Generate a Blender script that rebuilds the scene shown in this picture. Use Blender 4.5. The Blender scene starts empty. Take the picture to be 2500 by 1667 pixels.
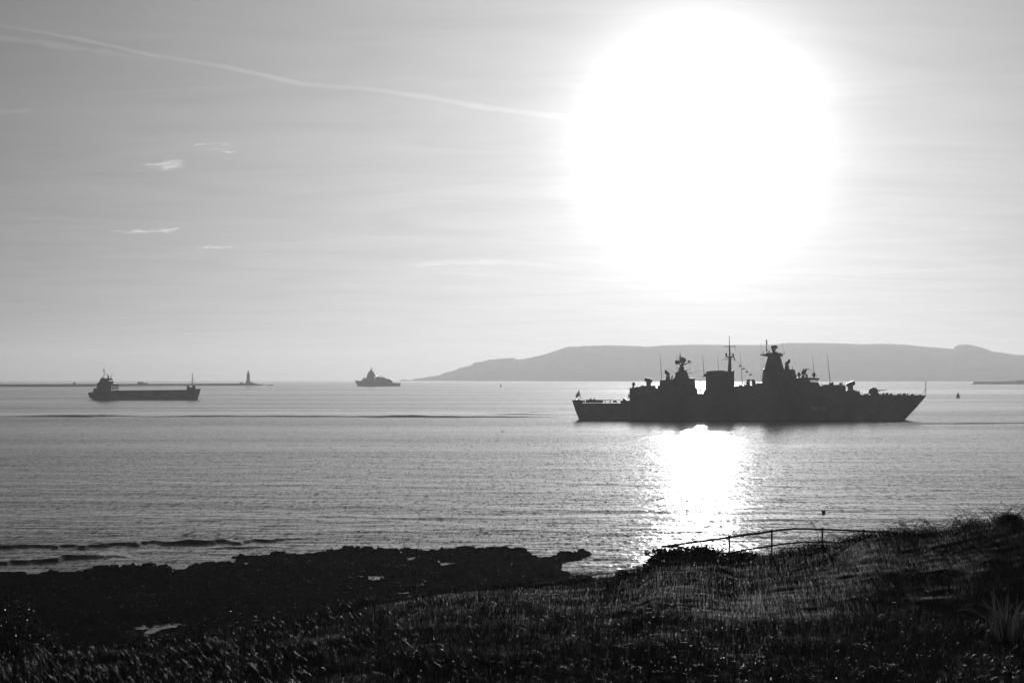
import bpy, bmesh, math, random
import numpy as np
from mathutils import Vector, Matrix
random.seed(7); RNG = np.random.default_rng(11)
S = bpy.context.scene
R = math.radians

# ---------------------------------------------------------------- camera
W0, H0 = 2500.0, 1667.0
FPX = 85.0/36.0*W0                  # focal length in photo pixels
EYE = 17.5                          # eye height above the sea
RE = 6371000.0                      # the sea follows the earth's curve
PITCH = math.atan((915.5-H0/2)/FPX)
cd = bpy.data.cameras.new('camera'); cam = bpy.data.objects.new('camera', cd)
S.collection.objects.link(cam); S.camera = cam
cd.lens = 85; cd.sensor_width = 36; cd.clip_start = 0.5; cd.clip_end = 200000
cam.location = (0, 0, EYE); cam.rotation_euler = (R(90)+PITCH, 0, 0)

# ---------------------------------------------------------------- light and sky
def px_dir(px, py):
    u = (px-W0/2)/FPX; v = -(py-H0/2)/FPX
    return Vector((u, math.cos(PITCH)-v*math.sin(PITCH), math.sin(PITCH)+v*math.cos(PITCH)))
SUN = px_dir(1711, 335).normalized()
SUN_EL = math.asin(SUN.z); SUN_AZ = math.atan2(SUN.x, SUN.y)
sl = bpy.data.lights.new('sun', 'SUN'); sun = bpy.data.objects.new('sun', sl)
S.collection.objects.link(sun)
sl.energy = 3.2; sl.angle = R(0.5); sl.color = (1.0, 1.0, 1.0)
sun.rotation_euler = (-SUN).to_track_quat('-Z', 'Y').to_euler(); sun.location = (40, 0, 60)

wd = bpy.data.worlds.new('World'); S.world = wd; wd.use_nodes = True
nt = wd.node_tree; N = nt.nodes; L = nt.links; N.clear()
def node(t, **k):
    n = N.new(t)
    for a, b in k.items(): setattr(n, a, b)
    return n
def mth(op, a, b=None, c=None):
    n = N.new('ShaderNodeMath'); n.operation = op
    for i, v in enumerate((a, b, c)):
        if v is None: continue
        if isinstance(v, (int, float)): n.inputs[i].default_value = v
        else: L.new(v, n.inputs[i])
    return n.outputs[0]
sky = node('ShaderNodeTexSky', sky_type='NISHITA', sun_disc=False, sun_elevation=SUN_EL, sun_rotation=SUN_AZ,
           altitude=20, air_density=1.0, dust_density=1.6, ozone_density=1.0)
bw = node('ShaderNodeRGBToBW'); L.new(sky.outputs[0], bw.inputs[0])
tc = node('ShaderNodeTexCoord')
nrm = node('ShaderNodeVectorMath', operation='NORMALIZE'); L.new(tc.outputs['Generated'], nrm.inputs[0])
dot = node('ShaderNodeVectorMath', operation='DOT_PRODUCT'); L.new(nrm.outputs[0], dot.inputs[0]); dot.inputs[1].default_value = SUN
ang = mth('MULTIPLY', mth('ARCCOSINE', mth('MINIMUM', dot.outputs['Value'], 0.9999999)), 57.2958)   # degrees from the sun
sx = node('ShaderNodeSeparateXYZ'); L.new(nrm.outputs[0], sx.inputs[0])
zz = mth('MAXIMUM', sx.outputs[2], 0.0)
# aerosol aureole round the sun (the part the sky model leaves out): wide, medium and core
A1, A2, A3 = 6.6, 14.0, 1.5
aur = mth('MULTIPLY', mth('POWER', 2.71828, mth('MULTIPLY', ang, -1/8.5)), A1)
core = mth('MULTIPLY', mth('POWER', 2.71828, mth('MULTIPLY', mth('POWER', ang, 2.0), -1/(2*1.60**2))), A2)
low = mth('MULTIPLY', mth('MULTIPLY', mth('POWER', 2.71828, mth('MULTIPLY', zz, -14.0)), mth('POWER', 2.71828, mth('MULTIPLY', ang, -1/30.0))), A3)
tot = mth('ADD', mth('ADD', aur, core), low)
skyb = mth('MULTIPLY', bw.outputs[0], 0.088)
tot = mth('ADD', tot, skyb)
# very thin streaky cirrus, projected on a high layer
den = mth('ADD', zz, 0.05)
cx = mth('DIVIDE', sx.outputs[0], den); cy = mth('DIVIDE', sx.outputs[1], den)
cmb = node('ShaderNodeCombineXYZ'); L.new(mth('MULTIPLY', cx, 1.1), cmb.inputs[0]); L.new(mth('MULTIPLY', cy, 1.5), cmb.inputs[1])
nz = node('ShaderNodeTexNoise'); nz.inputs['Scale'].default_value = 1.3; nz.inputs['Detail'].default_value = 7; nz.inputs['Roughness'].default_value = .6
nz.inputs['Distortion'].default_value = .6
L.new(cmb.outputs[0], nz.inputs['Vector'])
cir = mth('ADD', mth('MULTIPLY', mth('SUBTRACT', nz.outputs[0], 0.5), 0.34), 1.0)
tot = mth('MULTIPLY', tot, cir)
bg = node('ShaderNodeBackground'); bg.inputs['Strength'].default_value = 0.10
L.new(tot, bg.inputs['Color']); wo = node('ShaderNodeOutputWorld'); L.new(bg.outputs[0], wo.inputs['Surface'])

S.view_settings.view_transform = 'Standard'; S.view_settings.look = 'None'
S.view_settings.exposure = 0.0; S.view_settings.gamma = 1.0; S.view_settings.use_curve_mapping = False
S.cycles.max_bounces = 6; S.cycles.diffuse_bounces = 2; S.cycles.glossy_bounces = 3; S.cycles.transmission_bounces = 3
S.cycles.transparent_max_bounces = 16; S.cycles.volume_bounces = 0
S.cycles.sample_clamp_indirect = 4.0; S.cycles.sample_clamp_direct = 10.0
S.cycles.use_denoising = True

# ---------------------------------------------------------------- helpers
COL = S.collection
def zsea(x, y): return -(x*x+y*y)/(2*RE)
def sea_point(px, py, z=0.0):
    d = px_dir(px, py); lo, hi = 1.0, 15200.0
    for _ in range(60):
        m = (lo+hi)/2; p = (d.x*m/d.y, m)
        if EYE + d.z*m/d.y > zsea(*p)+z: lo = m
        else: hi = m
    return Vector((d.x*lo/d.y, lo, zsea(d.x*lo/d.y, lo)+z))
def at(px, py, Y):
    d = px_dir(px, py); return Vector((d.x/d.y*Y, Y, EYE + d.z/d.y*Y))

def mat(name, g, rough=.6, spec=.4, var=.25, scale=3.0, metal=0.0, trans=0.0, bump=0.0):
    m = bpy.data.materials.new(name); m.use_nodes = True
    t = m.node_tree; b = t.nodes['Principled BSDF']
    b.inputs['Roughness'].default_value = rough; b.inputs['Specular IOR Level'].default_value = spec
    b.inputs['Metallic'].default_value = metal
    c = t.nodes.new('ShaderNodeTexCoord'); n = t.nodes.new('ShaderNodeTexNoise')
    n.inputs['Scale'].default_value = scale; n.inputs['Detail'].default_value = 5
    t.links.new(c.outputs['Object'], n.inputs['Vector'])
    mr = t.nodes.new('ShaderNodeMapRange'); mr.inputs['From Min'].default_value = .3; mr.inputs['From Max'].default_value = .7
    mr.inputs['To Min'].default_value = g*(1-var); mr.inputs['To Max'].default_value = g*(1+var)
    t.links.new(n.outputs[0], mr.inputs['Value']); t.links.new(mr.outputs[0], b.inputs['Base Color'])
    if bump:
        bp = t.nodes.new('ShaderNodeBump'); bp.inputs['Distance'].default_value = bump
        t.links.new(n.outputs[0], bp.inputs['Height']); t.links.new(bp.outputs[0], b.inputs['Normal'])
    if trans:
        tr = t.nodes.new('ShaderNodeBsdfTranslucent'); tr.inputs[0].default_value = (g*1.3,)*3+(1,)
        mx = t.nodes.new('ShaderNodeMixShader'); mx.inputs[0].default_value = trans
        t.links.new(b.outputs[0], mx.inputs[1]); t.links.new(tr.outputs[0], mx.inputs[2])
        t.links.new(mx.outputs[0], t.nodes['Material Output'].inputs['Surface'])
    return m
M = {
 'hullgrey': mat('naval_grey_paint', .16, .5, .3, .15, .2),
 'numeral':  mat('pale_numeral_paint', .40, .6, .3, .1, .5),
 'upper':    mat('upper_works_paint', .15, .5, .3, .15, .3),
 'darkgear': mat('dark_deck_gear', .06, .6, .3, .3, 1.),
 'wire':     mat('antenna_metal', .08, .45, .5, .2, 1.),
 'flag':     mat('flag_cloth', .12, .8, .1, .2, 1., trans=.35),
 'dish':     mat('dish_mesh', .2, .6, .2, .2, 2., trans=.5),
 'cargo':    mat('dark_cargo_hull', .03, .8, .08, .3, .2),
 'house':    mat('cargo_house_paint', .10, .7, .15, .2, .3),
 'stone':    mat('sea_stone', .09, .95, .05, .35, .15, bump=.1),
 'hill':     mat('headland_scrub', .07, .95, .05, .5, .004),
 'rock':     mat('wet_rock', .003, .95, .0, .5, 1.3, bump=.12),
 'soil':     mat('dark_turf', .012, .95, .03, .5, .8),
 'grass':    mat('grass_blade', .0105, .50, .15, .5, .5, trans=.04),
 'leaf':     mat('glossy_leaf', .018, .20, .6, .4, 4., trans=.10),
 'twig':     mat('twig_bark', .02, .6, .3, .3, 8.),
 'rail':     mat('painted_rail', .07, .38, .5, .3, 9.),
 'buoy':     mat('buoy_paint', .03, .5, .4, .2, 3.),
}

AUTOSPLIT = False
rkm = M['rock'].node_tree; _bs = rkm.nodes['Principled BSDF']     # wet weed and water films shine here and there
_nn = rkm.nodes.new('ShaderNodeTexNoise'); _nn.inputs['Scale'].default_value = 2.2; _nn.inputs['Detail'].default_value = 6; _nn.inputs['Roughness'].default_value = .7
_tc = rkm.nodes.new('ShaderNodeTexCoord'); rkm.links.new(_tc.outputs['Object'], _nn.inputs['Vector'])
_mr = rkm.nodes.new('ShaderNodeMapRange'); rkm.links.new(_nn.outputs[0], _mr.inputs[0]); _mr.inputs['From Min'].default_value = .63; _mr.inputs['From Max'].default_value = .67
_mr.inputs['To Max'].default_value = .5; rkm.links.new(_mr.outputs[0], _bs.inputs['Specular IOR Level'])
_m2 = rkm.nodes.new('ShaderNodeMapRange'); rkm.links.new(_nn.outputs[0], _m2.inputs[0]); _m2.inputs['From Min'].default_value = .63; _m2.inputs['From Max'].default_value = .67
_m2.inputs['To Min'].default_value = .95; _m2.inputs['To Max'].default_value = .22; rkm.links.new(_m2.outputs[0], _bs.inputs['Roughness'])
class MB:
    def __init__(s): s.v = []; s.f = []; s.cuts = []
    def add(s, v, f):
        s.cuts.append((len(s.v), len(s.f))); o = len(s.v); s.v += [tuple(a) for a in v]; s.f += [tuple(i+o for i in g) for g in f]; return s
    def box(s, x0, x1, y0, y1, z0, z1):
        v = [(x, y, z) for z in (z0, z1) for y in (y0, y1) for x in (x0, x1)]
        return s.add(v, [(0,2,3,1),(4,5,7,6),(0,1,5,4),(2,6,7,3),(0,4,6,2),(1,3,7,5)])
    def tube(s, pts, r, n=6, r1=None):
        pts = [Vector(p) for p in pts]; r1 = r if r1 is None else r1; v = []; k = len(pts)
        for i, p in enumerate(pts):
            d = (pts[min(i+1, k-1)]-pts[max(i-1, 0)]).normalized()
            a = d.cross(Vector((0, 1, 0.01)) if abs(d.y) < .9 else Vector((1, 0, 0))).normalized(); b = d.cross(a)
            rr = r+(r1-r)*i/(k-1)
            v += [p+(a*math.cos(t*2*math.pi/n)+b*math.sin(t*2*math.pi/n))*rr for t in range(n)]
        f = [(i*n+t, i*n+(t+1) % n, (i+1)*n+(t+1) % n, (i+1)*n+t) for i in range(k-1) for t in range(n)]
        f += [tuple(reversed(range(n))), tuple((k-1)*n+t for t in range(n))]
        return s.add(v, f)
    def lathe(s, c, prof, n=20, sy=1.0):       # prof: (radius, z)
        v = []; c = Vector(c)
        for r, z in prof: v += [c+Vector((r*math.cos(t*2*math.pi/n), sy*r*math.sin(t*2*math.pi/n), z)) for t in range(n)]
        k = len(prof)
        f = [(i*n+t, i*n+(t+1) % n, (i+1)*n+(t+1) % n, (i+1)*n+t) for i in range(k-1) for t in range(n)]
        f += [tuple(reversed(range(n))), tuple((k-1)*n+t for t in range(n))]
        return s.add(v, f)
    def ball(s, c, r, sz=1.0, n=12, m=8, rot=None, sy=1.0):
        v = []; c = Vector(c)
        for i in range(m+1):
            a = math.pi*(.02+.96*i/m)
            for t in range(n):
                q = Vector((math.sin(a)*math.cos(t*2*math.pi/n), sy*math.sin(a)*math.sin(t*2*math.pi/n), -math.cos(a)*sz))*r
                if rot is not None: q = rot @ q
                v.append(c+q)
        f = [(i*n+t, i*n+(t+1) % n, (i+1)*n+(t+1) % n, (i+1)*n+t) for i in range(m) for t in range(n)]
        f += [tuple(reversed(range(n))), tuple(m*n+t for t in range(n))]
        return s.add(v, f)
    def obj(s, name, m, parent=None, smooth=False):
        if AUTOSPLIT and 1 < len(s.cuts) < 120:       # pieces that do not touch become objects of their own
            cv = [c[0] for c in s.cuts]+[len(s.v)]; cf = [c[1] for c in s.cuts]+[len(s.f)]; bb = []
            for i in range(len(s.cuts)):
                a = np.array(s.v[cv[i]:cv[i+1]], dtype=float); bb.append((a.min(0)-.12, a.max(0)+.12))
            lab = list(range(len(bb)))
            def find(i):
                while lab[i] != i: i = lab[i]
                return i
            for i in range(len(bb)):
                for j in range(i):
                    if (bb[i][0] <= bb[j][1]).all() and (bb[j][0] <= bb[i][1]).all(): lab[find(i)] = find(j)
            groups = {}
            for i in range(len(bb)): groups.setdefault(find(i), []).append(i)
            if len(groups) > 1:
                out = None
                for g_ in groups.values():
                    q = MB()
                    for i in g_: q.add(s.v[cv[i]:cv[i+1]], [tuple(t-cv[i] for t in f_) for f_ in s.f[cf[i]:cf[i+1]]])
                    q.cuts = []; o = q.obj(name, m, parent, smooth); out = out or o
                return out
        me = bpy.data.meshes.new(name); me.from_pydata(s.v, [], s.f)
        bm = bmesh.new(); bm.from_mesh(me); bmesh.ops.recalc_face_normals(bm, faces=bm.faces); bm.to_mesh(me); bm.free()
        me.materials.append(m)
        if smooth: me.shade_smooth()
        o = bpy.data.objects.new(name, me); COL.objects.link(o)
        if parent is not None: o.parent = parent
        return o
def np_obj(name, V, F, m, smooth=False):
    V = np.asarray(V, dtype=np.float32); F = np.asarray(F, dtype=np.int32); k = F.shape[1]
    me = bpy.data.meshes.new(name); me.vertices.add(len(V)); me.vertices.foreach_set('co', V.ravel())
    me.loops.add(F.size); me.loops.foreach_set('vertex_index', F.ravel())
    me.polygons.add(len(F)); me.polygons.foreach_set('loop_start', np.arange(len(F), dtype=np.int32)*k)
    me.update(calc_edges=True); me.materials.append(m)
    if smooth: me.shade_smooth()
    o = bpy.data.objects.new(name, me); COL.objects.link(o); return o
def grid_faces(nr, nc):
    i = np.arange(nr-1)[:, None]*nc+np.arange(nc-1)[None, :]
    return np.stack([i, i+1, i+nc+1, i+nc], -1).reshape(-1, 4)
def tag(o, label=None, cat=None, group=None, kind=None):
    if label: o['label'] = label
    if cat: o['category'] = cat
    if group: o['group'] = group
    if kind: o['kind'] = kind
    return o
def empty(name, loc, rz=0.0):
    o = bpy.data.objects.new(name, None); COL.objects.link(o); o.location = loc; o.rotation_euler = (0, 0, rz); return o
_perm = RNG.random((256, 256))
def vnoise(x, y):
    xi = np.floor(x).astype(int); yi = np.floor(y).astype(int); fx = x-xi; fy = y-yi
    fx = fx*fx*(3-2*fx); fy = fy*fy*(3-2*fy)
    g = lambda a, b: _perm[a % 256, b % 256]
    return (g(xi, yi)*(1-fx)+g(xi+1, yi)*fx)*(1-fy)+(g(xi, yi+1)*(1-fx)+g(xi+1, yi+1)*fx)*fy-.5
def fbm(x, y, o=5, ridge=False):
    s = 0; a = 1.0
    for i in range(o):
        n = vnoise(x*2**i+17.3*i, y*2**i+5.1*i); s = s+a*((.25-abs(n)) if ridge else n); a *= .5
    return s

# ---------------------------------------------------------------- sea
def ridge_path(pts):                        # (px, py) on the sea -> azimuth px and range
    return np.array([(p[0], sea_point(*p).xy.length) for p in pts])
RIDGES = [ # path, height, width toward viewer, width away, roughness seed
 (ridge_path([(-900,1352),(-300,1346),(0,1341),(150,1337),(270,1332),(380,1328),(460,1327),(560,1326),(660,1321),(800,1314)]), .60, .9, 2.6, 1, (-900, 800)),
 (ridge_path([(-900,1390),(-300,1382),(0,1376),(150,1368),(260,1363),(330,1362),(420,1362)]), .34, .9, 2.4, 2, (-900, 330)),
 (ridge_path([(480,1340),(620,1337),(720,1333),(840,1330)]), .14, .8, 2.0, 3, (480, 760)),
 (ridge_path([(-900,1017),(0,1017),(400,1017),(800,1018),(1200,1019),(1400,1019)]), .75, 3.5, 9.0, 4, (-900, 1395)),
 (ridge_path([(-900,1003),(0,1003),(500,1003),(900,1004),(1380,1006)]), .45, 5.0, 9.0, 5, (-900, 1390)),
 (ridge_path([(1150,1011),(1300,1012),(1410,1013)]), .60, 4.0, 8.0, 6, (1180, 1405)),
 (ridge_path([(2180,1035),(2350,1034),(2500,1034),(3000,1034)]), .60, 4.0, 8.0, 7, (2120, 3000)),
 (ridge_path([(2150,1017),(2300,1015),(2500,1014)]), .30, 4.0, 8.0, 8, (2200, 3000)),
 (ridge_path([(860,1073),(950,1073),(1100,1070)]), .16, 3.0, 6.0, 9, (880, 1050)),
]
def ridges(px, r):
    z = np.zeros_like(r)
    for path, Hh, w0, w1, sd, (a, b) in RIDGES:
        r0 = np.interp(px, path[:, 0], path[:, 1])
        sc = 1 if r0.mean() < 400 else .25
        r0 = r0 + fbm(px*.012*(1+sc)+sd*9, px*0+sd, 4)*w1*1.6
        amp = Hh*np.clip(.85+.8*fbm(px*.006+sd*31, px*0+2*sd, 4), .3, 1.25)
        if sd == 1: amp = amp*np.interp(px, [-900, 0, 200, 330, 460, 560, 800], [.6, .62, .75, 1.0, .95, .45, .2])
        amp = amp*np.clip((px-a)/90, 0, 1)*np.clip((b-px)/110, 0, 1)
        d = r-r0
        z = z+amp*np.where(d < 0, np.exp(-(d/w0)**2), np.exp(-(d/w1)**2))
    return z
dips = np.arange(.0024, .075, .000135)
rows = [120+6*i for i in range(14)]+[r for r in (EYE/dips) if r > 200]+list(np.linspace(200, 300, 420))+list(np.linspace(985, 1150, 170))+list(np.linspace(680, 1000, 120))
rows += [7000, 8000, 9000, 10000, 11500, 13000, 14500, 16000, 18500, 21000, 10, 40, 80]
rows = np.array(sorted(set(np.round(rows, 2)))); rows = rows[np.concatenate([[True], np.diff(rows) > .12])]
azp = np.concatenate([np.linspace(-900, -60, 90), np.linspace(-50, 2550, 640), np.linspace(2560, 3400, 90)])
th = np.arctan((azp-1250)/FPX)
thx = np.concatenate([np.linspace(-math.pi, th[0]-.02, 60), th, np.linspace(th[-1]+.02, math.pi, 60)])
pxx = np.concatenate([np.full(60, -2000.), azp, np.full(60, 5000.)])
RR, TT = np.meshgrid(rows, thx, indexing='ij'); PX = np.broadcast_to(pxx[None, :], RR.shape)
X = RR*np.sin(TT); Y = RR*np.cos(TT)
Z = -(RR**2)/(2*RE)
near = np.clip(1-(RR-250)/500, 0, 1)
sw = .045*np.sin(Y/5.1+.35*np.sin(X/23)+fbm(X/40, Y/40, 3)*5)+.035*np.sin(Y/3.1+X/9+fbm(X/17+9, Y/17, 3)*6)+.09*fbm(X/5.5, Y/2.6+3, 4)
Z = Z+near*sw*(RR < 760)*(np.abs(PX-1250) < 2200)
inr = (RR > 205) & (RR < 1250)
Z = Z+np.where(inr, ridges(PX, RR), 0)
V = np.stack([X, Y, Z], -1).reshape(-1, 3)

wm = bpy.data.materials.new('sea_water'); wm.use_nodes = True
t = wm.node_tree; tn = t.nodes; tl = t.links; pb = tn['Principled BSDF']
pb.inputs['Base Color'].default_value = (.012, .012, .012, 1); pb.inputs['IOR'].default_value = 1.333
def tm(op, a, b=None):
    n = tn.new('ShaderNodeMath'); n.operation = op
    for i, v in enumerate((a, b)):
        if v is None: continue
        if isinstance(v, (int, float)): n.inputs[i].default_value = v
        else: tl.new(v, n.inputs[i])
    return n.outputs[0]
geo = tn.new('ShaderNodeNewGeometry')
def noise_vec(scale, sxyz, detail=2.0, rough=.5, off=(0, 0, 0)):
    mp = tn.new('ShaderNodeMapping'); mp.inputs['Scale'].default_value = sxyz; mp.inputs['Location'].default_value = off
    tl.new(geo.outputs['Position'], mp.inputs['Vector'])
    n = tn.new('ShaderNodeTexNoise'); n.inputs['Scale'].default_value = scale; n.inputs['Detail'].default_value = detail
    n.inputs['Roughness'].default_value = rough; tl.new(mp.outputs[0], n.inputs['Vector']); return n
def vm(op, a, b):
    n = tn.new('ShaderNodeVectorMath'); n.operation = op
    for i, v in enumerate((a, b)):
        if isinstance(v, tuple): n.inputs[i].default_value = v
        elif op == 'SCALE' and i == 1: 
            if isinstance(v, (int, float)): n.inputs['Scale'].default_value = v
            else: tl.new(v, n.inputs['Scale'])
        else: tl.new(v, n.inputs[i])
    return n.outputs[0]
n1 = noise_vec(1.6, (1, 1.5, 1), 3, .62)          # wavelets ~0.6 m
n2 = noise_vec(.30, (.55, 1.5, 1), 2, .5, (31, 7, 0))   # chop ~3 m
n3 = noise_vec(.035, (.35, 1.6, 1), 3, .6, (3, 71, 0))  # long streaks
n4 = noise_vec(.0045, (.5, 1.6, 1), 4, .62, (13, 3, 0))    # wind patches
patch = tn.new('ShaderNodeMapRange'); tl.new(n4.outputs[0], patch.inputs[0])
patch.inputs['From Min'].default_value = .36; patch.inputs['From Max'].default_value = .67
patch.inputs['To Min'].default_value = .5; patch.inputs['To Max'].default_value = 1.15
sp_ = tn.new('ShaderNodeSeparateXYZ'); tl.new(geo.outputs['Position'], sp_.inputs[0])
wob = tm('MULTIPLY', tm('SUBTRACT', noise_vec(.008, (1, 1, 1), 3).outputs[0], .5), 60.0)
rr0 = tm('ADD', tm('SQRT', tm('ADD', tm('MULTIPLY', sp_.outputs[0], sp_.outputs[0]), tm('MULTIPLY', sp_.outputs[1], sp_.outputs[1]))), wob)
def sstep(v, a, b):
    n = tn.new('ShaderNodeMapRange'); n.interpolation_type = 'SMOOTHSTEP'; tl.new(v, n.inputs[0]); n.inputs['From Min'].default_value = a; n.inputs['From Max'].default_value = b; return n.outputs[0]
def band(r0, r1, e, xa, xb):       # smoothed water inside a wake: between two ranges, on one side
    return tm('MULTIPLY', tm('MULTIPLY', sstep(rr0, r0-e, r0+e), tm('SUBTRACT', 1.0, sstep(rr0, r1-e, r1+e))), sstep(sp_.outputs[0], xa, xb))
slick = tm('ADD', band(1025, 1165, 12, 60, -30), band(1615, 1700, 14, -280, -330))
slick = tm('ADD', slick, tm('MULTIPLY', sstep(rr0, 5200, 9000), 1.0))
slick = tm('ADD', slick, tm('MULTIPLY', band(2350, 3100, 120, -60, 200), .9))
slick = tm('ADD', slick, tm('MULTIPLY', band(1280, 1400, 25, -120, 40), .6))
slick = tm('SUBTRACT', 1.0, tm('MULTIPLY', tm('MINIMUM', slick, 1.0), .55))

half = (.5, .5, .5)
v1 = vm('SCALE', vm('SUBTRACT', n1.outputs['Color'], half), 1.3)
v2 = vm('SCALE', vm('SUBTRACT', n2.outputs['Color'], half), .6)
v3 = vm('SCALE', vm('SUBTRACT', n3.outputs['Color'], half), .08)
n5 = noise_vec(2.3, (1, .10, 1), 3, .6, (5, 2, 0))     # wave trains running inshore
n6 = noise_vec(.95, (1, .06, 1), 3, .6, (45, 12, 0))
v5 = vm('SCALE', vm('SUBTRACT', n5.outputs['Color'], half), 1.0)
v6 = vm('SCALE', vm('SUBTRACT', n6.outputs['Color'], half), .6)
vs = vm('ADD', vm('ADD', vm('ADD', v1, v2), v3), vm('ADD', v5, v6))
vs = vm('SCALE', vs, tm('MULTIPLY', patch.outputs[0], slick))
vs = vm('MULTIPLY', vs, (.44, .50, 0.0))
sy_ = tn.new('ShaderNodeSeparateXYZ'); tl.new(vs, sy_.inputs[0])        # swell runs inshore: wave faces lean towards the beach
cy_ = tn.new('ShaderNodeCombineXYZ'); tl.new(sy_.outputs[0], cy_.inputs[0])
tl.new(tm('MULTIPLY', tm('ADD', tm('ABSOLUTE', sy_.outputs[1]), .012), -1.0), cy_.inputs[1]); vs = cy_.outputs[0]
nn = vm('NORMALIZE', vm('ADD', geo.outputs['Normal'], vs), (0, 0, 0))
tl.new(nn, pb.inputs['Normal'])
tl.new(tm('MULTIPLY', patch.outputs[0], .075), pb.inputs['Roughness'])
sea = np_obj('sea_water', V, grid_faces(len(rows), len(thx)), wm, smooth=True)
tag(sea, 'wide rippled grey sea with the sun glittering on it', kind='structure')

# ---------------------------------------------------------------- headland and far shore
head = [(-0,0)]
HP = [(962,931),(970,930.2),(980,926.8),(990,926.4),(1000,927.6),(1006,927.4),(1012,924.6),(1034,922),(1054,918.6),(1074,915.7),(1088,909.3),(1113,903.4),(1121,898.2),(1150,892),(1159,884.6),(1175,883),(1192,878.7),(1227,875.7),(1254,874.5),(1265,878),(1293,873.8),(1320,867.8),(1342,861.4),(1360,855.3),(1389,846.4),(1419,845.6),(1449,844),(1485,843),(1522,844),(1560,845),(1576,846.5),(1615,843),(1693,841),(1771,841.7),(1840,842),(1877,841.5),(1924,837.2),(1998,837.2),(2064,838.5),(2106,840.2),(2149,839),(2181,839.6),(2213,841.3),(2255,846),(2298,849.3),(2327,851.7),(2330.5,846.6),(2338,842.5),(2357,840.6),(2374,842.5),(2393,847.6),(2410,852.3),(2422,857.8),(2455,862),(2472,865),(2500,866.8),(2600,871),(2750,880),(2950,900),(3100,929)]
HP = np.array(HP); YH = 12000.0
pxs = np.concatenate([np.arange(962, 2560, 1.6), np.arange(2562, 3100, 8)])
hy = np.interp(pxs, HP[:, 0], HP[:, 1])
def head_z(px, y): 
    v = (y-915.5)/FPX; return EYE-v*YH
zt = np.array([head_z(a, b) for a, b in zip(pxs, hy)])
wood = np.where((pxs > 1180) & (pxs < 1570), 1.0, .25)
zt = zt+wood*(4.0*np.abs(vnoise(pxs/9., pxs*0))+3.0*np.abs(vnoise(pxs/3.2, pxs*0+4)))
xs = (pxs-1250)/FPX*YH
zb = zsea(xs, YH)-3
rowsd = np.array([-700, -660, -560, -430, -300, -180, -80, 0, 160, 500, 900])
prof = np.array([0, .18, .36, .56, .74, .88, .965, 1.0, .9, .5, 0])
XX = np.broadcast_to(xs, (len(rowsd), len(xs))); DD = rowsd[:, None]*np.minimum(1, ((zt-zb)/60))[None, :]
nzv = fbm(XX/260, (DD+3000)/200, 5)*22*np.sin(np.pi*prof)[:, None]
ZZ = zb[None, :]+(zt-zb)[None, :]*prof[:, None]+np.minimum(nzv, 0)*np.minimum(1, (zt-zb)/120)[None, :]
ZZ = ZZ*(EYE*0+1)
YY = YH+DD
ZZf = EYE+(ZZ-EYE)*(YY/YH)*1.0
ZZf = np.where(rowsd[:, None] < 0, EYE+(ZZ-EYE)*(YY/YH), ZZ)
hl = np_obj('headland', np.stack([XX*(YY/YH), YY, ZZf], -1).reshape(-1, 3), grid_faces(len(rowsd), len(xs)), M['hill'], smooth=True)
tag(hl, 'long hazy wooded headland sloping down to the sea behind the warship', kind='structure')

# low far shore at the right edge
def slab(name, pts, Y0, depth, m, slope=.5):
    b = MB(); k = len(pts)
    f_ = [at(x, y, Y0) for x, y in pts]
    zmin = min(p.z for p in f_)
    bk = [Vector((p.x*(Y0+depth)/Y0, Y0+depth, p.z)) for p in f_]
    fr = [Vector((p.x, Y0+(p.z-zmin)*slope, p.z)) for p in f_]
    b.add(fr+bk, [tuple(range(k)), tuple(reversed(range(k, 2*k)))]+[(i, (i+1) % k, k+(i+1) % k, k+i) for i in range(k)])
    return b.obj(name, m)
KC = lambda x, y: (2300+x/11.76, 900+y/11.76)
o = slab('far_shore', [KC(830,447),(2378,KC(0,405)[1]),KC(905,368),KC(1100,366),KC(1400,366),KC(1760,363),KC(1790,356),KC(2140,353),KC(2155,326),KC(2352,322),(2560,926),(2700,922),(2900,921),(2900,942),(2500,940.5)], 5200, 60, M['stone'])
tag(o, 'low dark strip of shore with a flat step at the right edge', kind='structure')

# ---------------------------------------------------------------- breakwater and lighthouse
YB = 3900.0
JC = lambda x, y: (560+x/16.8, 880+y/16.8)
pts = [(-1200,950),(-1200,939),(-400,938.6),(0,938.0),(250,937.3),(420,936.9),(560,936.2),JC(650,940),JC(1000,935),JC(1060,945),JC(1130,960),JC(1280,988),JC(1340,984),JC(1370,996),JC(1400,1022),(620,941.4),(420,941.8),(0,945)]
o = slab('breakwater', pts, YB, 14, M['stone'], 1.2)
tag(o, 'long low stone breakwater running in from the left edge', 'breakwater')
o = slab('tidal_rock', [JC(1590,1000),JC(1700,990),JC(1790,992),JC(1805,1024),JC(1450,1026),JC(1480,1000),JC(1500,1012)], YB, 10, M['stone'], .6)
tag(o, 'flat rock just clear of the water off the tip of the breakwater', 'rock')
def hut(name, x0, x1, y0, y1, label, cat, step=None):
    a = at(x0, y1, YB+6); c = at(x1, y0, YB+6)
    rt = empty(name, ((a.x+c.x)/2, YB+6, a.z-.3)); w = (c.x-a.x)/2; h = c.z-a.z+.3
    b = MB().box(-w, w if not step else w*.1, -3, 3, 0, h)
    if step: b.box(w*.1, w, -2.6, 2.6, 0, h*step)
    b.obj('wall', M['stone'], rt)
    MB().box(-w-.15, (w if not step else w*.1)+.15, -3.2, 3.2, h, h+.25).obj('roof', M['stone'], rt)
    return tag(rt, label, cat)
hut('stone_hut', 179.2, 183.8, 933.8, 938, 'small square hut alone on the breakwater left of the cargo ship', 'hut')
hut('stone_building', 336.5, 360.5, 932.4, 937.3, 'long stepped low building on the breakwater behind the cargo ship', 'building', .6)
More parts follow.
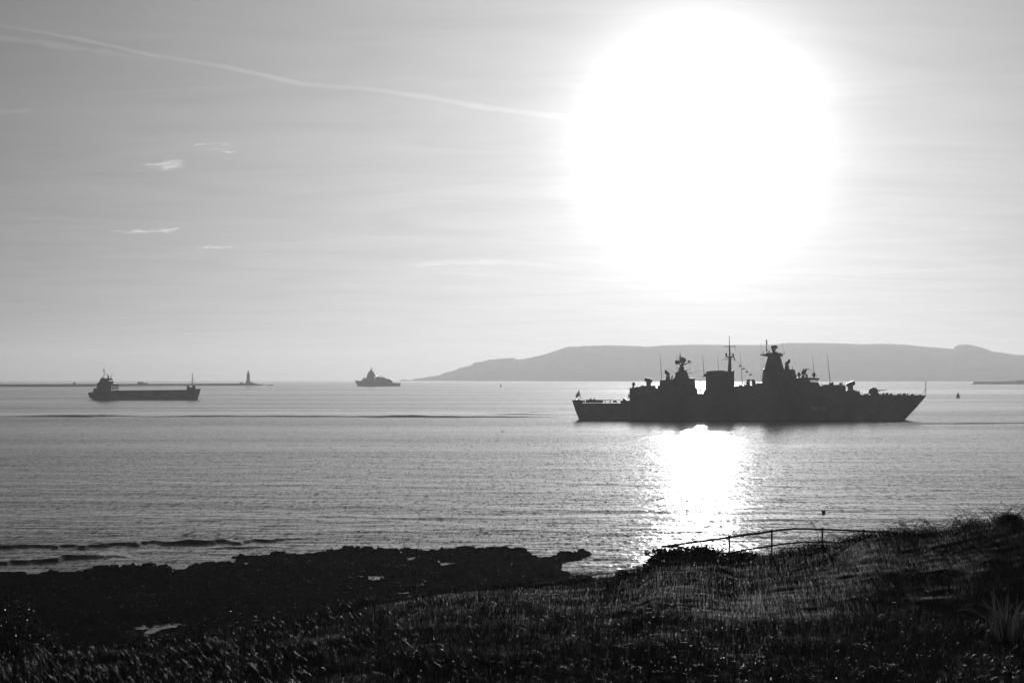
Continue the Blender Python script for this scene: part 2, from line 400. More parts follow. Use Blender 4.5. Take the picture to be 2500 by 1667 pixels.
hut('stone_hut', 587, 592.3, 933.4, 936.6, 'small low hut just left of the lighthouse foot', 'hut')
hut('stone_hut', 612.2, 617, 933.2, 936.4, 'small low hut touching the right of the lighthouse foot', 'hut')
cc = at(606.0, 936.2, YB+8); s_ = YB/FPX/16.8
lh = empty('lighthouse', (cc.x, YB+8, cc.z))
tag(lh, 'grey stone lighthouse with flared foot and lantern on the breakwater', 'lighthouse')
mz = lambda yc: (940-yc)*s_*16.8/16.8
MB().lathe((0, 0, 0), [(112*s_, -1), (108*s_, mz(935)), (92*s_, mz(880)), (72*s_, mz(800)), (66*s_, mz(740)), (61*s_, mz(600)), (60*s_, mz(575))], 24).obj('tower', M['stone'], lh, True)
MB().lathe((0, 0, 0), [(62*s_, mz(575)), (70*s_, mz(560)), (70*s_, mz(545)), (64*s_, mz(543))], 24).obj('gallery', M['stone'], lh)
g = MB()
for k in range(12):
    a = k*math.pi/6; g.tube([(66*s_*math.cos(a), 66*s_*math.sin(a), mz(545)), (66*s_*math.cos(a), 66*s_*math.sin(a), mz(512))], .09, 4)
rg = [(66*s_*math.cos(k*math.pi/6), 66*s_*math.sin(k*math.pi/6), mz(512)) for k in range(13)]; g.tube(rg, .1, 4); g.obj('railing', M['wire'], lh)
MB().lathe((0, 0, 0), [(36*s_, mz(545)), (36*s_, mz(515)), (30*s_, mz(512)), (30*s_, mz(468))], 16).obj('lantern_room', M['darkgear'], lh)
MB().lathe((0, 0, 0), [(46*s_, mz(468)), (40*s_, mz(455)), (18*s_, mz(432)), (5*s_, mz(425)), (3*s_, mz(405)), (1*s_, mz(385))], 16).obj('lantern_roof', M['darkgear'], lh)
w_ = MB()
for zc in (620, 690, 760): MB().box(-.7, .7, -66*s_-.1 if zc > 700 else -63*s_-.1, -55*s_, mz(zc+14), mz(zc-8)).obj('window', M['darkgear'], lh)

# ---------------------------------------------------------------- ships
class Ship:
    def __init__(s, name, px, py, yaw):
        o = sea_point(px, py); s.O = o; s.n = Vector((math.sin(yaw), math.cos(yaw), 0)); s.e = Vector((math.cos(yaw), -math.sin(yaw), 0))
        s.root = empty(name, (o.x, o.y, o.z), -yaw)
        s.k = FPX/o.y                    # pixels per metre
    def loc(s, p, y=0.0):                # photo pixel on the vertical plane of the keel (moved y metres away)
        d = px_dir(*p); q = s.O+s.n*y
        t = q.dot(s.n)/d.dot(s.n) if abs(d.dot(s.n)) else 0
        w = Vector((0, 0, EYE))+d*t
        return Vector(((w-s.O).dot(s.e), y, w.z-s.O.z))
    def prism(s, name, pts, hw, m, hw2=None, y=0.0, parent=None, mb=None):
        hw2 = hw if hw2 is None else hw2
        P = [s.loc(p, y) for p in pts]; z0 = min(p.z for p in P); z1 = max(p.z for p in P); k = len(P); v = []
        for sg in (-1, 1):
            for p in P: v.append((p.x, y+sg*(hw+(hw2-hw)*(p.z-z0)/max(z1-z0, .01)), p.z))
        b = mb or MB()
        b.add(v, [tuple(range(k)), tuple(reversed(range(k, 2*k)))]+[(i, (i+1) % k, k+(i+1) % k, k+i) for i in range(k)])
        return b if mb is not None else b.obj(name, m, parent or s.root)
    def rod(s, name, pts, r, m, y=0.0, r1=None, parent=None, mb=None, n=6):
        b = mb or MB(); b.tube([s.loc(p, y) for p in pts], r, n, r1)
        return b if mb is not None else b.obj(name, m, parent or s.root)
    def ball(s, name, p, rp, m, y=0.0, sz=1.0, parent=None, mb=None):
        b = mb or MB(); b.ball(s.loc(p, y), rp/s.k, sz)
        return b if mb is not None else b.obj(name, m, parent or s.root, True)
def crop(ox, oy, sc): return lambda *pts: [(ox+x/sc, oy+y/sc) for x, y in pts]
def loft(stations, m, name, parent):       # stations: (s, [(halfbreadth, z)...]) from stern to bow
    b = MB(); k = len(stations[0][1])
    for sgn in (-1, 1):
        v = [(sx + dx, sgn*hb, z) for (sx, sec) in stations for (hb, z, dx) in sec]
        f = [(i*k+j, i*k+j+1, (i+1)*k+j+1, (i+1)*k+j) for i in range(len(stations)-1) for j in range(k-1)]
        b.add(v, f)
    n = len(stations)*k
    b.f += [(i*k+k-1, (i+1)*k+k-1, n+(i+1)*k+k-1, n+i*k+k-1) for i in range(len(stations)-1)]     # deck
    b.f += [(j, j+1, n+j+1, n+j) for j in range(k-1)]                                             # transom
    return b.obj(name, m, parent)

cA = crop(1390, 930, 11.76); cB = crop(1540, 850, 11.76); cC = crop(1700, 810, 10.455); cD = crop(1840, 820, 11.2); cE = crop(2020, 910, 9.408)
F = Ship('frigate', 1830, 1024.0, R(4.0)); fr = F.root
tag(fr, 'big dark grey warship with tall pyramid masts and radars crossing below the sun', 'warship')
def fz(px, y, yo=0): return F.loc((px, y), yo)
# hull: stations by photo column
def hull_station(px, ydeck, hb_d, hb_w, px_w=None, knuckle=None):
    d = fz(px, ydeck, 0); w = fz(px_w if px_w is not None else px, 1024.5, 0)
    sx = d.x; dx = w.x-d.x; zd = d.z
    zk = zd*.55
    return (sx, [(hb_w*.96, -1.2, dx*1.05), (hb_w, 0, dx), (hb_w+(hb_d-hb_w)*.35, zk*.5, dx*.72), (hb_w+(hb_d-hb_w)*.68, zk, dx*.42), (hb_d, zd, 0)])
st = [hull_station(1400.5,983.5,6.2,4.8,1414.5), hull_station(1425,983.3,6.8,6.4,1430), hull_station(1470,983,7.4,7.3,1471), hull_station(1516.8,982.8,7.8,7.8), hull_station(1517.2,976.6,7.8,7.8), hull_station(1537.5,976.4,7.9,7.9), hull_station(1538,965,7.9,8.0),
      hull_station(1620,964.6,8.2,8.2), hull_station(1800,964,8.35,8.3), hull_station(1950,963.6,8.2,7.6), hull_station(2050,963.4,7.7,6.2), hull_station(2100,963.2,7.1,4.9), hull_station(2150,963.4,6.0,3.4), hull_station(2190,963.8,4.8,2.0,2186), hull_station(2220,964.2,3.5,1.0,2198), hull_station(2245,964.6,1.9,.35,2205), hull_station(2261.8,965.2,.25,.06,2209.5)]
AUTOSPLIT = True
hull = loft(st, M['hullgrey'], 'hull', fr)
# bow knuckle and anchor
F.prism('anchor', cE((2030,640),(2036,690),(2052,712),(2095,712),(2116,690),(2100,640)), 1.1, M['darkgear'], parent=hull)
F.prism('anchor', cE((1985,690),(2012,705),(2028,742),(2005,755),(1975,735)), .7, M['darkgear'], y=-1.5, parent=hull)
# stern bulwark, helideck nets and rails
F.prism('stern_bulwark', cA((112,622),(108,545),(130,535),(185,535),(200,515),(220,535),(262,535),(278,500),(295,530),(385,535),(390,622)), 6.2, M['hullgrey'])
for yo in (-7.2, 7.2):
    nm = MB()
    F.prism('x', cA((485,617),(485,535),(955,538),(955,617)), .08, None, y=yo, mb=nm); nm.obj('safety_net', M['upper'], fr)
    b = MB()
    for x0, x1 in ((962,1035),(1035,1165),(1190,1262),(1362,1478)): F.rod('', cA((x0,545),(x1,545)), .1, None, y=yo, mb=b); 
    for x in (965,1035,1165,1190,1478,400,440,480): F.rod('', cA((x,545),(x,620)), .13, None, y=yo, mb=b)
    F.rod('', cA((960,612),(1480,612)), .1, None, y=yo, mb=b)
    b.obj('deck_railing', M['wire'], fr)
F.prism('deck_gear', cA((1250,617),(1262,570),(1255,545),(1360,545),(1355,570),(1385,600),(1380,617)), 1.5, M['darkgear'], y=-5)
F.prism('deck_gear', cA((415,622),(418,560),(445,545),(452,622)), 1., M['darkgear'], y=-5)
F.prism('deck_gear', cA((575,560),(580,520),(600,505),(620,500),(630,480),(637,520),(640,560)), .8, M['darkgear'], y=-4.5)
F.prism('deck_gear', cA((690,560),(697,515),(712,480),(728,500),(742,520),(745,560)), .8, M['darkgear'], y=-4.5)
F.prism('winch_house', cA((1490,580),(1495,545),(1525,545),(1535,500),(1545,490),(1555,510),(1600,500),(1632,515),(1638,548),(1730,550),(1730,580)), 4, M['upper'])
b = MB(); F.rod('', cA((1680,435),(1740,440)), .35, None, y=-3, mb=b); F.rod('', cA((1705,360),(1705,430)), .14, None, y=-3, mb=b); F.rod('', cA((1700,215),(1745,215)), .15, None, y=-3, mb=b); F.rod('', cA((1690,470),(1690,550)), .1, None, y=-3, mb=b); b.obj('ladder_platform', M['wire'], fr)
F.rod('ensign_staff', cA((272,255),(300,400),(345,525)), .12, M['wire'])
# waving ensign
def cloth(name, p, m, amp=.25, parent=None, n=7):
    P = [F.loc(q) for q in p]; b = MB(); v = []     # quad p0 (top hoist) p1 (top fly) p2 (bottom fly) p3 (bottom hoist)
    for i in range(n):
        for j in range(n):
            a, c = i/(n-1), j/(n-1)
            q = (P[0]*(1-a)+P[1]*a)*(1-c)+(P[3]*(1-a)+P[2]*a)*c
            v.append((q.x, q.y+amp*math.sin(a*7+c*2)*a, q.z))
    b.add(v, [(i*n+j, i*n+j+1, (i+1)*n+j+1, (i+1)*n+j) for i in range(n-1) for j in range(n-1)])
    return b.obj(name, m, parent or fr, True)
cloth('ensign', cA((276,275),(178,400),(188,500),(308,415)), M['flag'], .35)
# hangar and aft deckhouse
F.prism('hangar', [(1537.6,966)]+cA((1745,205))+cB((0,1135),(130,1120),(180,1100),(270,1095),(380,1066),(690,1060),(720,1130),(775,1130))+[(1606.5,966)], 7.9, M['upper'], 7.3)
F.prism('aft_deckhouse', [(1606,966)]+cB((778,1060),(830,1060),(845,900),(990,895),(1205,882),(1250,865),(1830,858),(1868,1140),(1905,1150),(1920,1240))+[(1703.8,961),(1704,966)], 7.6, M['upper'], 6.3)
F.prism('aft_mast', cB((1200,890),(1210,868),(1250,860),(1292,760),(1275,742),(1275,698),(1350,690),(1365,630),(1540,628),(1600,642),(1682,862),(1690,890)), 3.6, M['upper'], 1.4)
F.prism('deck_gear', cB((270,1100),(300,1055),(340,1110)), .5, M['darkgear'], y=-5); F.prism('deck_gear', cB((330,1100),(350,1055),(375,1055),(380,1075)), .5, M['darkgear'], y=-5)
# rolling-missile launchers
for nm, p1, p2 in ((cB, ((415,835),(632,900),(605,990),(575,985),(445,965),(388,940)), ((445,955),(578,965),(578,1065),(448,1065))),
                   (cE, ((425,250),(440,240),(600,178),(618,190),(641,262),(583,302),(520,330),(450,325)), ((478,300),(583,296),(590,392),(470,392)))):
    bse = F.prism('missile_launcher', nm(*p2), 1.1, M['upper'], .9); F.prism('launcher_box', nm(*p1), 1.5, M['upper'], parent=bse)
# tracking radars
def tracker(c, mir, cx, cy):
    X = lambda x: cx+(x-1020)*mir; q = lambda *p: c(*[(X(x), y+cy) for x, y in p])
    b = F.prism('tracking_radar', q((1000,900),(1010,850),(1015,790),(1040,770),(1060,790),(1105,780),(1120,830),(1125,900)), 1.0, M['upper'])
    F.prism('radar_body', q((1050,660),(1085,680),(1130,745),(1110,780),(1040,785),(1020,760)), .8, M['darkgear'], parent=b)
    d = MB(); ctr = F.loc(q((1018,690))[0]); d.ball(ctr, 72/11.76/F.k, 1.0, rot=Matrix.Rotation(mir*R(-20), 3, 'Y') @ Matrix.Diagonal((.62, 1, 1)))
    d.obj('radar_dish', M['darkgear'], b, True)
tracker(cB, 1, 1020, 0)
tracker(cD, -1, 955, 12)
b = MB(); F.rod('', cB((1125,830),(1200,830)), .1, None, mb=b); F.rod('', cB((1192,785),(1192,860)), .22, None, mb=b); F.rod('', cB((1130,880),(1200,880)), .1, None, mb=b); F.rod('', cB((1165,830),(1165,890)), .1, None, mb=b); b.obj('deck_railing', M['wire'], fr)
# air search radar
rd = MB(); F.prism('', cB((1400,640),(1375,560),(1430,515),(1500,510),(1540,570),(1520,640)), 1.0, None, mb=rd); F.prism('', cB((1385,490),(1400,460),(1540,450),(1500,520),(1430,520)), .9, None, mb=rd)
rr_ = rd.obj('search_radar', M['upper'], fr)
F.prism('counterweight', cB((1265,362),(1290,352),(1378,352),(1378,456),(1278,458)), .8, M['darkgear'], parent=rr_)
d = MB(); ctr = F.loc(cB((1490,350))[0], .4); d.ball(ctr, 100/11.76/F.k, .92, sy=.45); d.obj('radar_dish', M['dish'], rr_, True)
b = MB()
F.rod('', cB((1345,350),(1400,280),(1410,440)), .12, None, mb=b); F.rod('', cB((1378,456),(1420,300),(1420,240)), .22, None, mb=b)
F.rod('', cB((1415,118),(1418,240)), .1, None, r1=.16, mb=b); F.rod('', cB((1378,245),(1470,238)), .16, None, mb=b)
F.rod('', cB((1440,445),(1520,455),(1640,435),(1720,425),(1740,400),(1720,375),(1640,350)), .12, None, mb=b); F.rod('', cB((1510,490),(1650,435)), .12, None, mb=b)
b.obj('radar_frame', M['wire'], rr_)
F.prism('feed_horn', cB((1630,345),(1715,382),(1700,400),(1640,410)), .35, M['darkgear'], parent=rr_)
# refuelling post in the gap
b = MB(); F.prism('', cB((1945,925),(2030,920),(2020,945),(1955,945)), .5, None, mb=b)
for x in (1965, 2010): F.rod('', cB((x,940),(x,1170)), .18, None, mb=b)
F.prism('', cB((1962,1165),(2018,1165),(2030,1215),(1970,1215)), .8, None, mb=b); F.rod('', cB((1975,1210),(1965,1330)), .14, None, mb=b); F.rod('', cB((2005,1210),(2035,1330)), .14, None, mb=b)
F.prism('', [(1698,966),(1700,960),(1722,960),(1722,966)], 5, None, mb=b)
b.obj('replenishment_post', M['upper'], fr)
# funnel block
F.prism('funnel', [(1716,966),(1717.5,959.5)]+cC((205,1500),(238,1470),(240,1155),(180,1122),(172,1092),(200,1072),(250,1072),(252,1016),(725,990),(735,1003),(900,1000),(940,978),(960,985),(962,1385))+[(1792.3,966)], 6.3, M['upper'], 5.6)
# twin exhausts on it
for yo in (-3.2, 3.2): F.prism('exhaust', cC((300,1012),(310,1000),(600,985),(700,985),(705,996)), 1.4, M['darkgear'], y=yo)
fm = F.prism('funnel_mast', cC((824,655),(887,655),(896,1003),(803,1003)), .9, M['upper'], .6)
b = MB(); F.rod('', cC((840,95),(845,370)), .1, None, r1=.16, mb=b); F.rod('', cC((846,370),(850,640)), .26, None, mb=b); F.rod('', cC((725,372),(990,372)), .12, None, mb=b)
F.rod('', cC((990,335),(990,395)), .1, None, mb=b); F.rod('', cC((725,355),(725,385)), .1, None, mb=b); F.rod('', cC((990,380),(992,475)), .05, None, mb=b)
F.rod('', cC((850,500),(880,530),(882,630)), .1, None, mb=b); F.rod('', cC((640,728),(720,680)), .08, None, mb=b)
F.rod('', cC((750,710),(980,705)), .1, None, mb=b)
for x in (752,775,900,955,978): F.rod('', cC((x,650),(x,708)), .06, None, mb=b)
b.obj('mast_yard', M['wire'], fm)
F.prism('mast_platform', cC((748,642),(790,628),(960,630),(968,645),(900,662),(800,660)), 1.3, M['upper'], parent=fm)
F.prism('mast_fitting', cC((972,660),(990,660),(994,745),(974,748)), .3, M['darkgear'], parent=fm)
for x, y, r in ((765,566,26),(940,572,24)):
    q = MB(); F.ball('', cC((x,y))[0], r/10.455, None, mb=q); F.rod('', cC((x,y+20),(x+4,632)), .35, None, mb=q); q.obj('dome_antenna', M['upper'], fm, True)
# signal pennants on their halyard
hal = F.rod('halyard', cC((1000,735),(1130,835),(1430,1105),(1500,1180)), .03, M['wire'])
for x, y in ((1125,845),(1205,920),(1290,995),(1385,1070)):
    b = MB(); p = [F.loc(q) for q in cC((x,y-3),(x+46,y+32),(x-38,y+50),(x-48,y+38))]
    b.add([(q.x, q.y+.15*(i-1), q.z) for i, q in enumerate(p)], [(0,1,2,3)]); b.obj('pennant', M['flag'], fr)
# midship deck and canister launchers
F.prism('midship_deck', [(1791.5,966)]+cC((960,1388),(1000,1378),(1090,1374),(1100,1345),(1150,1345),(1165,1375),(1225,1378),(1240,1345),(1280,1325),(1370,1362),(1420,1362),(1500,1325),(1530,1308),(1620,1315),(1632,1390))+[(1856.5,966)], 6.0, M['upper'], 5.5)
for p in (((1290,1360),(1275,1300),(1300,1265),(1285,1205),(1315,1218),(1330,1205),(1350,1205),(1372,1220),(1360,1300),(1372,1362)), ((1500,1325),(1512,1290),(1490,1255),(1502,1205),(1475,1220),(1455,1205),(1435,1205),(1410,1220),(1425,1300),(1420,1362))):
    F.prism('missile_canister', cC(*p), 1.6, M['darkgear'])
b = MB(); F.rod('', cC((1225,1350),(1285,1275)), .12, None, mb=b); F.rod('', cC((1372,1218),(1412,1218)), .15, None, mb=b); F.rod('', cC((1525,1330),(1490,1280)), .12, None, mb=b); b.obj('launcher_frame', M['wire'], fr)
F.prism('mast_house', [(1854.5,966),(1855.5,936),(1857.2,933.6),(1941.5,933.6),(1941.5,966)], 7.6, M['upper'], 7.0)
# main mast tower and its platform
F.prism('main_mast', cD((190,1275),(225,1262),(268,905),(295,893),(386,574),(400,480),(500,455),(600,445),(660,455),(705,540),(742,610),(760,690),(812,885),(830,912),(1105,912),(1132,1010),(1142,1110),(1160,1145),(1160,1275),(190,1275)), 5.2, M['upper'], 1.3)
F.prism('mast_platform', cD((165,518),(180,505),(350,488),(385,470),(385,574)), .9, M['upper'])
F.prism('mast_platform', cD((690,480),(705,462),(755,458),(762,495),(830,490),(775,535),(795,560),(785,572),(705,545)), .9, M['upper'])
F.prism('mast_head', cD((350,490),(355,445),(385,460),(440,472),(500,455),(600,440),(650,448),(700,485),(700,560),(390,560)), 1.6, M['upper'])
F.prism('radar_pedestal', cD((500,455),(520,420),(490,405),(492,360),(520,350),(590,350),(606,358),(602,405),(585,425),(605,448)), .9, M['upper'])
F.prism('surface_radar', cD((470,300),(495,262),(615,260),(640,285),(660,315),(640,345),(490,345),(470,325)), 1.1, M['darkgear'])
b = MB(); F.rod('', cD((350,445),(350,250)), .16, None, mb=b); F.rod('', cD((355,240),(358,200),(352,180)), .28, None, mb=b); F.rod('', cD((325,340),(430,450)), .16, None, mb=b)
F.ball('', cD((350,138))[0], 1.7, None, sz=2.2, mb=b); b.obj('mast_pole', M['wire'], fr)
b = MB()
for x, y0, y1, r in ((207,185,505,.045),(800,185,490,.045),(270,410,500,.1),(432,405,465,.14),(643,415,450,.12),(846,425,488,.09)): F.rod('', cD((x,y0),(x,y1)), r, None, mb=b)
F.rod('', cD((800,488),(850,488)), .08, None, mb=b); b.obj('antenna_rod', M['wire'], fr)
# bridge
F.prism('bridge', cD((1135,1145),(1290,1130),(1300,1205),(1335,1205),(1335,1245),(1540,1252),(1700,1262),(1742,1268),(1750,1290),(1790,1362),(1790,1636),(1135,1636)), 6.9, M['upper'], 6.2)
F.prism('bridge_roof', cD((1286,1128),(1450,1135),(1560,1142),(1700,1150),(1790,1160),(1785,1175),(1762,1182),(1758,1204),(1286,1200)), 6.5, M['upper'])
b = MB()
for x in (1338,1350,1400,1440,1480,1520,1537,1562,1590,1622,1652,1690,1722,1755):
    for yo in (-6.1, 6.1): F.prism('', cD((x-6,1200),(x+5,1200),(x+5,1262),(x-6,1262)), .15, None, y=yo, mb=b)
for yo in (-6.1, 6.1): F.prism('', cD((1340,1200),(1530,1200),(1530,1262),(1340,1262)), .1, None, y=yo, mb=b)
b.obj('window_frame', M['upper'], fr)
for x, y, r, sz in ((1240,1048,48,1.08),(1370,992,64,1.0),(1455,1065,24,1.1),(1650,1052,47,1.2)):
    q = MB(); c0 = F.loc(cD((x,y))[0], -2); rr = r/11.2/F.k
    q.lathe(c0, [(rr*.75, -rr*sz), (rr*.98, -rr*.75*sz), (rr, -.2*rr), (rr*.95, .25*rr), (rr*.75, .7*rr*sz), (rr*.4, .95*rr*sz), (rr*.05, 1.12*rr*sz)], 14)
    F.rod('', cD((x,y+r*.9),(x,1145)), .32, None, y=-2, mb=q); q.obj('radome', M['upper'], fr, True)
q = MB(); c0 = F.loc(cB((80,1022))[0], -2); rr = 46/11.76/F.k
q.lathe(c0, [(rr*.75, -rr*.95), (rr*.98, -rr*.8), (rr, -.1*rr), (rr*.8, .6*rr), (rr*.4, .95*rr), (rr*.05, 1.05*rr)], 14); F.rod('', cB((80,1065),(75,1130)), .3, None, y=-2, mb=q)
F.rod('', cB((35,1105),(100,1100)), .3, None, y=-2, mb=q); q.obj('radome', M['upper'], fr, True)
b = MB(); F.rod('', cD((1345,913),(1532,913)), .14, None, mb=b); F.rod('', cD((1405,940),(1450,925)), .45, None, mb=b); F.rod('', cD((1425,940),(1425,1130)), .1, None, mb=b); b.obj('navigation_radar', M['darkgear'], fr)
b = MB(); F.rod('', cD((1163,1080),(1165,1140)), .14, None, mb=b); F.ball('', cD((1163,1080))[0], 1.2, None, mb=b); F.prism('', cD((1315,1070),(1345,1072),(1345,1135),(1315,1135)), .5, None, mb=b); F.rod('', cD((1040,840),(1075,840)), .08, None, mb=b); F.rod('', cD((1055,840),(1058,905)), .1, None, mb=b); b.obj('signal_lamp', M['darkgear'], fr)
# forward deckhouse and launcher deck
F.prism('forward_deckhouse', cD((1785,1366),(1880,1366),(1898,1325),(1960,1322),(2062,1335))+cE((40,272),(160,272),(280,268),(385,280),(396,330),(408,415),(430,392),(590,387),(632,410),(700,420),(742,500))+[(2099,966),(1999,966)], 6.4, M['upper'], 5.6)
F.prism('deck_gear', cE((38,272),(40,230),(95,228),(105,208),(125,210),(140,272)), 2.0, M['darkgear'])
F.prism('deck_gear', cE((275,268),(272,240),(290,215),(320,232),(345,235),(352,265)), 1.4, M['darkgear'], y=-2)
b = MB(); F.rod('', cE((340,190),(345,240)), .07, None, mb=b); F.rod('', cE((655,375),(672,378),(675,405)), .09, None, mb=b); F.prism('', cE((708,425),(725,405),(738,410),(740,440)), .3, None, mb=b)
F.rod('', cE((752,460),(805,458),(805,500)), .08, None, mb=b); F.rod('', cE((752,500),(752,460)), .08, None, mb=b); b.obj('deck_fitting', M['wire'], fr)
b = MB()
for yo in (-5.5, 5.5):
    F.rod('', cD((1800,1318),(1890,1318)), .05, None, y=yo, mb=b)
    for x in (1800,1830,1860): F.rod('', cD((x,1318),(x,1366)), .05, None, y=yo, mb=b)
b.obj('deck_railing', M['wire'], fr)
# gun
gt = F.prism('gun_turret', cE((955,482),(953,430),(962,385),(985,352),(1020,340),(1080,338),(1115,347),(1142,375),(1150,410),(1158,450),(1195,490),(1195,505),(1000,505),(998,484)), 1.9, M['upper'], 1.2)
F.rod('gun_barrel', cE((1145,407),(1210,402),(1375,388)), .26, M['darkgear'], r1=.1, parent=gt)
F.rod('gun_fitting', cE((1170,405),(1212,437)), .1, M['darkgear'], parent=gt)
# foredeck gear, rail and jackstaff
clut = [(830,485,900,505),(910,468,940,505),(1215,475,1240,505),(1260,462,1308,505),(1320,482,1345,505),(1345,462,1400,505),(1420,478,1490,508),(1600,485,1640,510),(1650,478,1690,508),(1720,475,1800,510),(1825,475,1850,510),(1905,492,1985,515),(1930,480,1960,515),(2110,497,2150,515)]
for x0, y0, x1, y1 in clut:
    dx = (x1-x0)*.12
    y0 -= 9; F.prism('deck_gear', cE((x0,y1+6),(x0+dx,y0+6),((x0+x1)/2-dx,y0),(x1-dx*2,y0+3),(x1,y0+12),(x1,y1+6)), .7, M['darkgear'], y=random.uniform(-1.5, 1.5))
b = MB()
for k in range(30):
    x = 1235+k*31; hbw = 6.0-5.2*max(0, (x-1235)/1000)**1.4
    for sg in (-1, 1): F.rod('', cE((x,455 if x < 1900 else 462),(x,512)), .045, None, y=sg*max(.4, hbw), mb=b)
b.obj('deck_railing', M['wire'], fr)
b = MB(); F.rod('', cE((2262,185),(2262,515)), .12, None, mb=b); F.rod('', cE((2258,360),(2170,495)), .06, None, mb=b); F.rod('', cE((2260,370),(2212,495)), .06, None, mb=b)
F.prism('', cE((2245,205),(2262,200),(2262,235),(2250,232)), .2, None, mb=b); b.obj('jackstaff', M['wire'], fr)
# whip antennas
for c, p, r in ((cB, ((838,150),(852,400),(890,895)), .1),(cB, ((1308,130),(1322,460),(1330,690)), .07),(cC, ((160,600),(172,760),(198,1075)), .1),(cC, ((538,590),(550,760),(570,995)), .07),
                (cC, ((1108,520),(1140,830),(1178,1350)), .1),(cD, ((1605,540),(1625,760),(1645,990)), .09),(cD, ((2005,480),(2035,700),(2092,1290)), .11),(cD, ((1562,880),(1578,1135)), .045),(cD, ((1722,1020),(1722,1150)), .04)):
    F.rod('whip_antenna', c(*p), r*.45, M['wire'], r1=r*1.25, y=-1.0, n=5)
b = MB(); F.rod('', cB((1530,640),(1600,625),(1712,600)), .08, None, mb=b); F.rod('', cB((1710,565),(1710,605)), .07, None, mb=b); F.rod('', cB((1640,712),(1728,715),(1728,670)), .1, None, mb=b)
F.rod('', cB((1728,715),(1900,670),(2060,625)), .035, None, mb=b); F.rod('', cB((1020,570),(1270,690)), .035, None, mb=b); F.rod('', cB((1355,600),(1370,575),(1360,640)), .09, None, mb=b)
F.rod('', cB((2060,818),(2110,820)), .1, None, mb=b); b.obj('aerial_wire', M['wire'], fr)
# wires from platform to deck and ship's side fittings
b = MB()
for x0, x1 in ((215,170),(245,205),(290,240)): F.rod('', cD((x0,540),(x1,1270)), .02, None, mb=b)
b.obj('halyard', M['wire'], fr)
# pennant number on the near side
fc = bpy.data.curves.new('number', 'FONT'); fc.body = 'F218'; fc.extrude = .02; fc.size = 1.0
fo = bpy.data.objects.new('number', fc); COL.objects.link(fo); bpy.context.view_layer.update()
me = bpy.data.meshes.new_from_object(fo.evaluated_get(bpy.context.evaluated_depsgraph_get())); bpy.data.objects.remove(fo)
vx = [v.co.x for v in me.vertices]; vy = [v.co.y for v in me.vertices]
a = F.loc((1979.6, 1000.0), -7.5); c = F.loc((2015, 992.2), -7.5)
sxx = (c.x-a.x)/(max(vx)-min(vx)); syy = (c.z-a.z)/(max(vy)-min(vy))
def hull_hb(s, z):
    for i in range(len(st)-1):
        if st[i][0] <= s <= st[i+1][0]:
            t_ = (s-st[i][0])/max(st[i+1][0]-st[i][0], .01)
            def hb(sec): return np.interp(z, [q[1] for q in sec], [q[0] for q in sec])
            return hb(st[i][1])*(1-t_)+hb(st[i+1][1])*t_
    return 8
for v in me.vertices:
    s1 = a.x+(v.co.x-min(vx))*sxx; z1 = a.z+(v.co.y-min(vy))*syy; ex = v.co.z
    v.co = (s1, -hull_hb(s1, z1)-.06-ex, z1)
me.materials.clear(); me.materials.append(M['numeral']); no = bpy.data.objects.new('hull_number', me); COL.objects.link(no); no.parent = hull
tag(no, 'pale painted letters and numbers F218')

# ---------------- cargo ship
cG = crop(200, 885, 15.683); cH = crop(420, 890, 16.508)
G = Ship('cargo_ship', 350, 975.3, R(-4.0)); gr = G.root
tag(gr, 'dark low coaster cargo ship with its wheelhouse at the left end', 'cargo ship')
def gst(px, yd, hbd, hbw, pxw=None, bot=-1.0):
    d = G.loc((px, yd)); w = G.loc((pxw or px, 975.3)); dx = w.x-d.x
    q = (1.1, .80, .38, .12, .02, 0) if px < 300 else (1.05, 1.0, .8, .55, .25, 0)
    return (d.x, [(hbw*.9, bot, dx*q[0]), (hbw, d.z*.04, dx*q[1]), (hbw+(hbd-hbw)*.3, d.z*.19, dx*q[2]), (hbw+(hbd-hbw)*.6, d.z*.44, dx*q[3]), (hbw+(hbd-hbw)*.9, d.z*.74, dx*q[4]), (hbd, d.z, 0)])
gs = [gst(216.6,957.6,4.2,2.0,229), gst(222,957.5,5.2,4.0,231), gst(232,957.4,5.8,5.4,238), gst(250,957.2,6.1,6.1), gst(274,956.8,6.2,6.2), gst(276,953.2,6.2,6.2), gst(340,952.5,6.2,6.2), gst(456,951.4,6.1,6.0), gst(457,949.8,5.9,5.6), gst(474,949.3,4.4,2.6,471), gst(484,949,2.4,.8,478), gst(490.2,949,.3,.1,482.6)]
gh = loft(gs, M['cargo'], 'hull', gr)
G.prism('lower_house', cG((455,1150),(468,1040),(480,940),(500,965),(600,970),(1155,970),(1165,1150)), 5.4, M['house'])
G.prism('middle_house', cG((598,975),(598,800),(580,792),(670,784),(1155,795),(1152,975)), 4.8, M['house'])
G.prism('bridge_deck', cG((668,800),(690,720),(1100,718),(1180,735),(1195,700),(1240,730),(1242,795),(1150,805)), 5.8, M['house'])
G.prism('wheelhouse', cG((700,725),(712,612),(1010,608),(1020,670),(1024,715),(1170,722),(1170,730)), 4.0, M['house'])
G.prism('wheelhouse_roof', cG((712,604),(1130,600),(1185,612),(1168,665),(1005,662),(1005,612)), 4.2, M['house'])
b = MB()
for x in (1022,1052,1088,1112,1160):
    for yo in (-3.8, 3.8): G.prism('', cG((x-6,660),(x+6,660),(x+6,722),(x-6,722)), .12, None, y=yo, mb=b)
b.obj('window_frame', M['house'], gr)
b = MB()
for x in (1190,1262,1325,1385):
    for yo in (-4, 4): G.rod('', cG((x,830),(x,1075)), .26, None, y=yo, mb=b)
for y in (845,890,975): 
    for yo in (-4, 4): G.rod('', cG((1150,y),(1390,y)), .3 if y != 890 else .2, None, y=yo, mb=b)
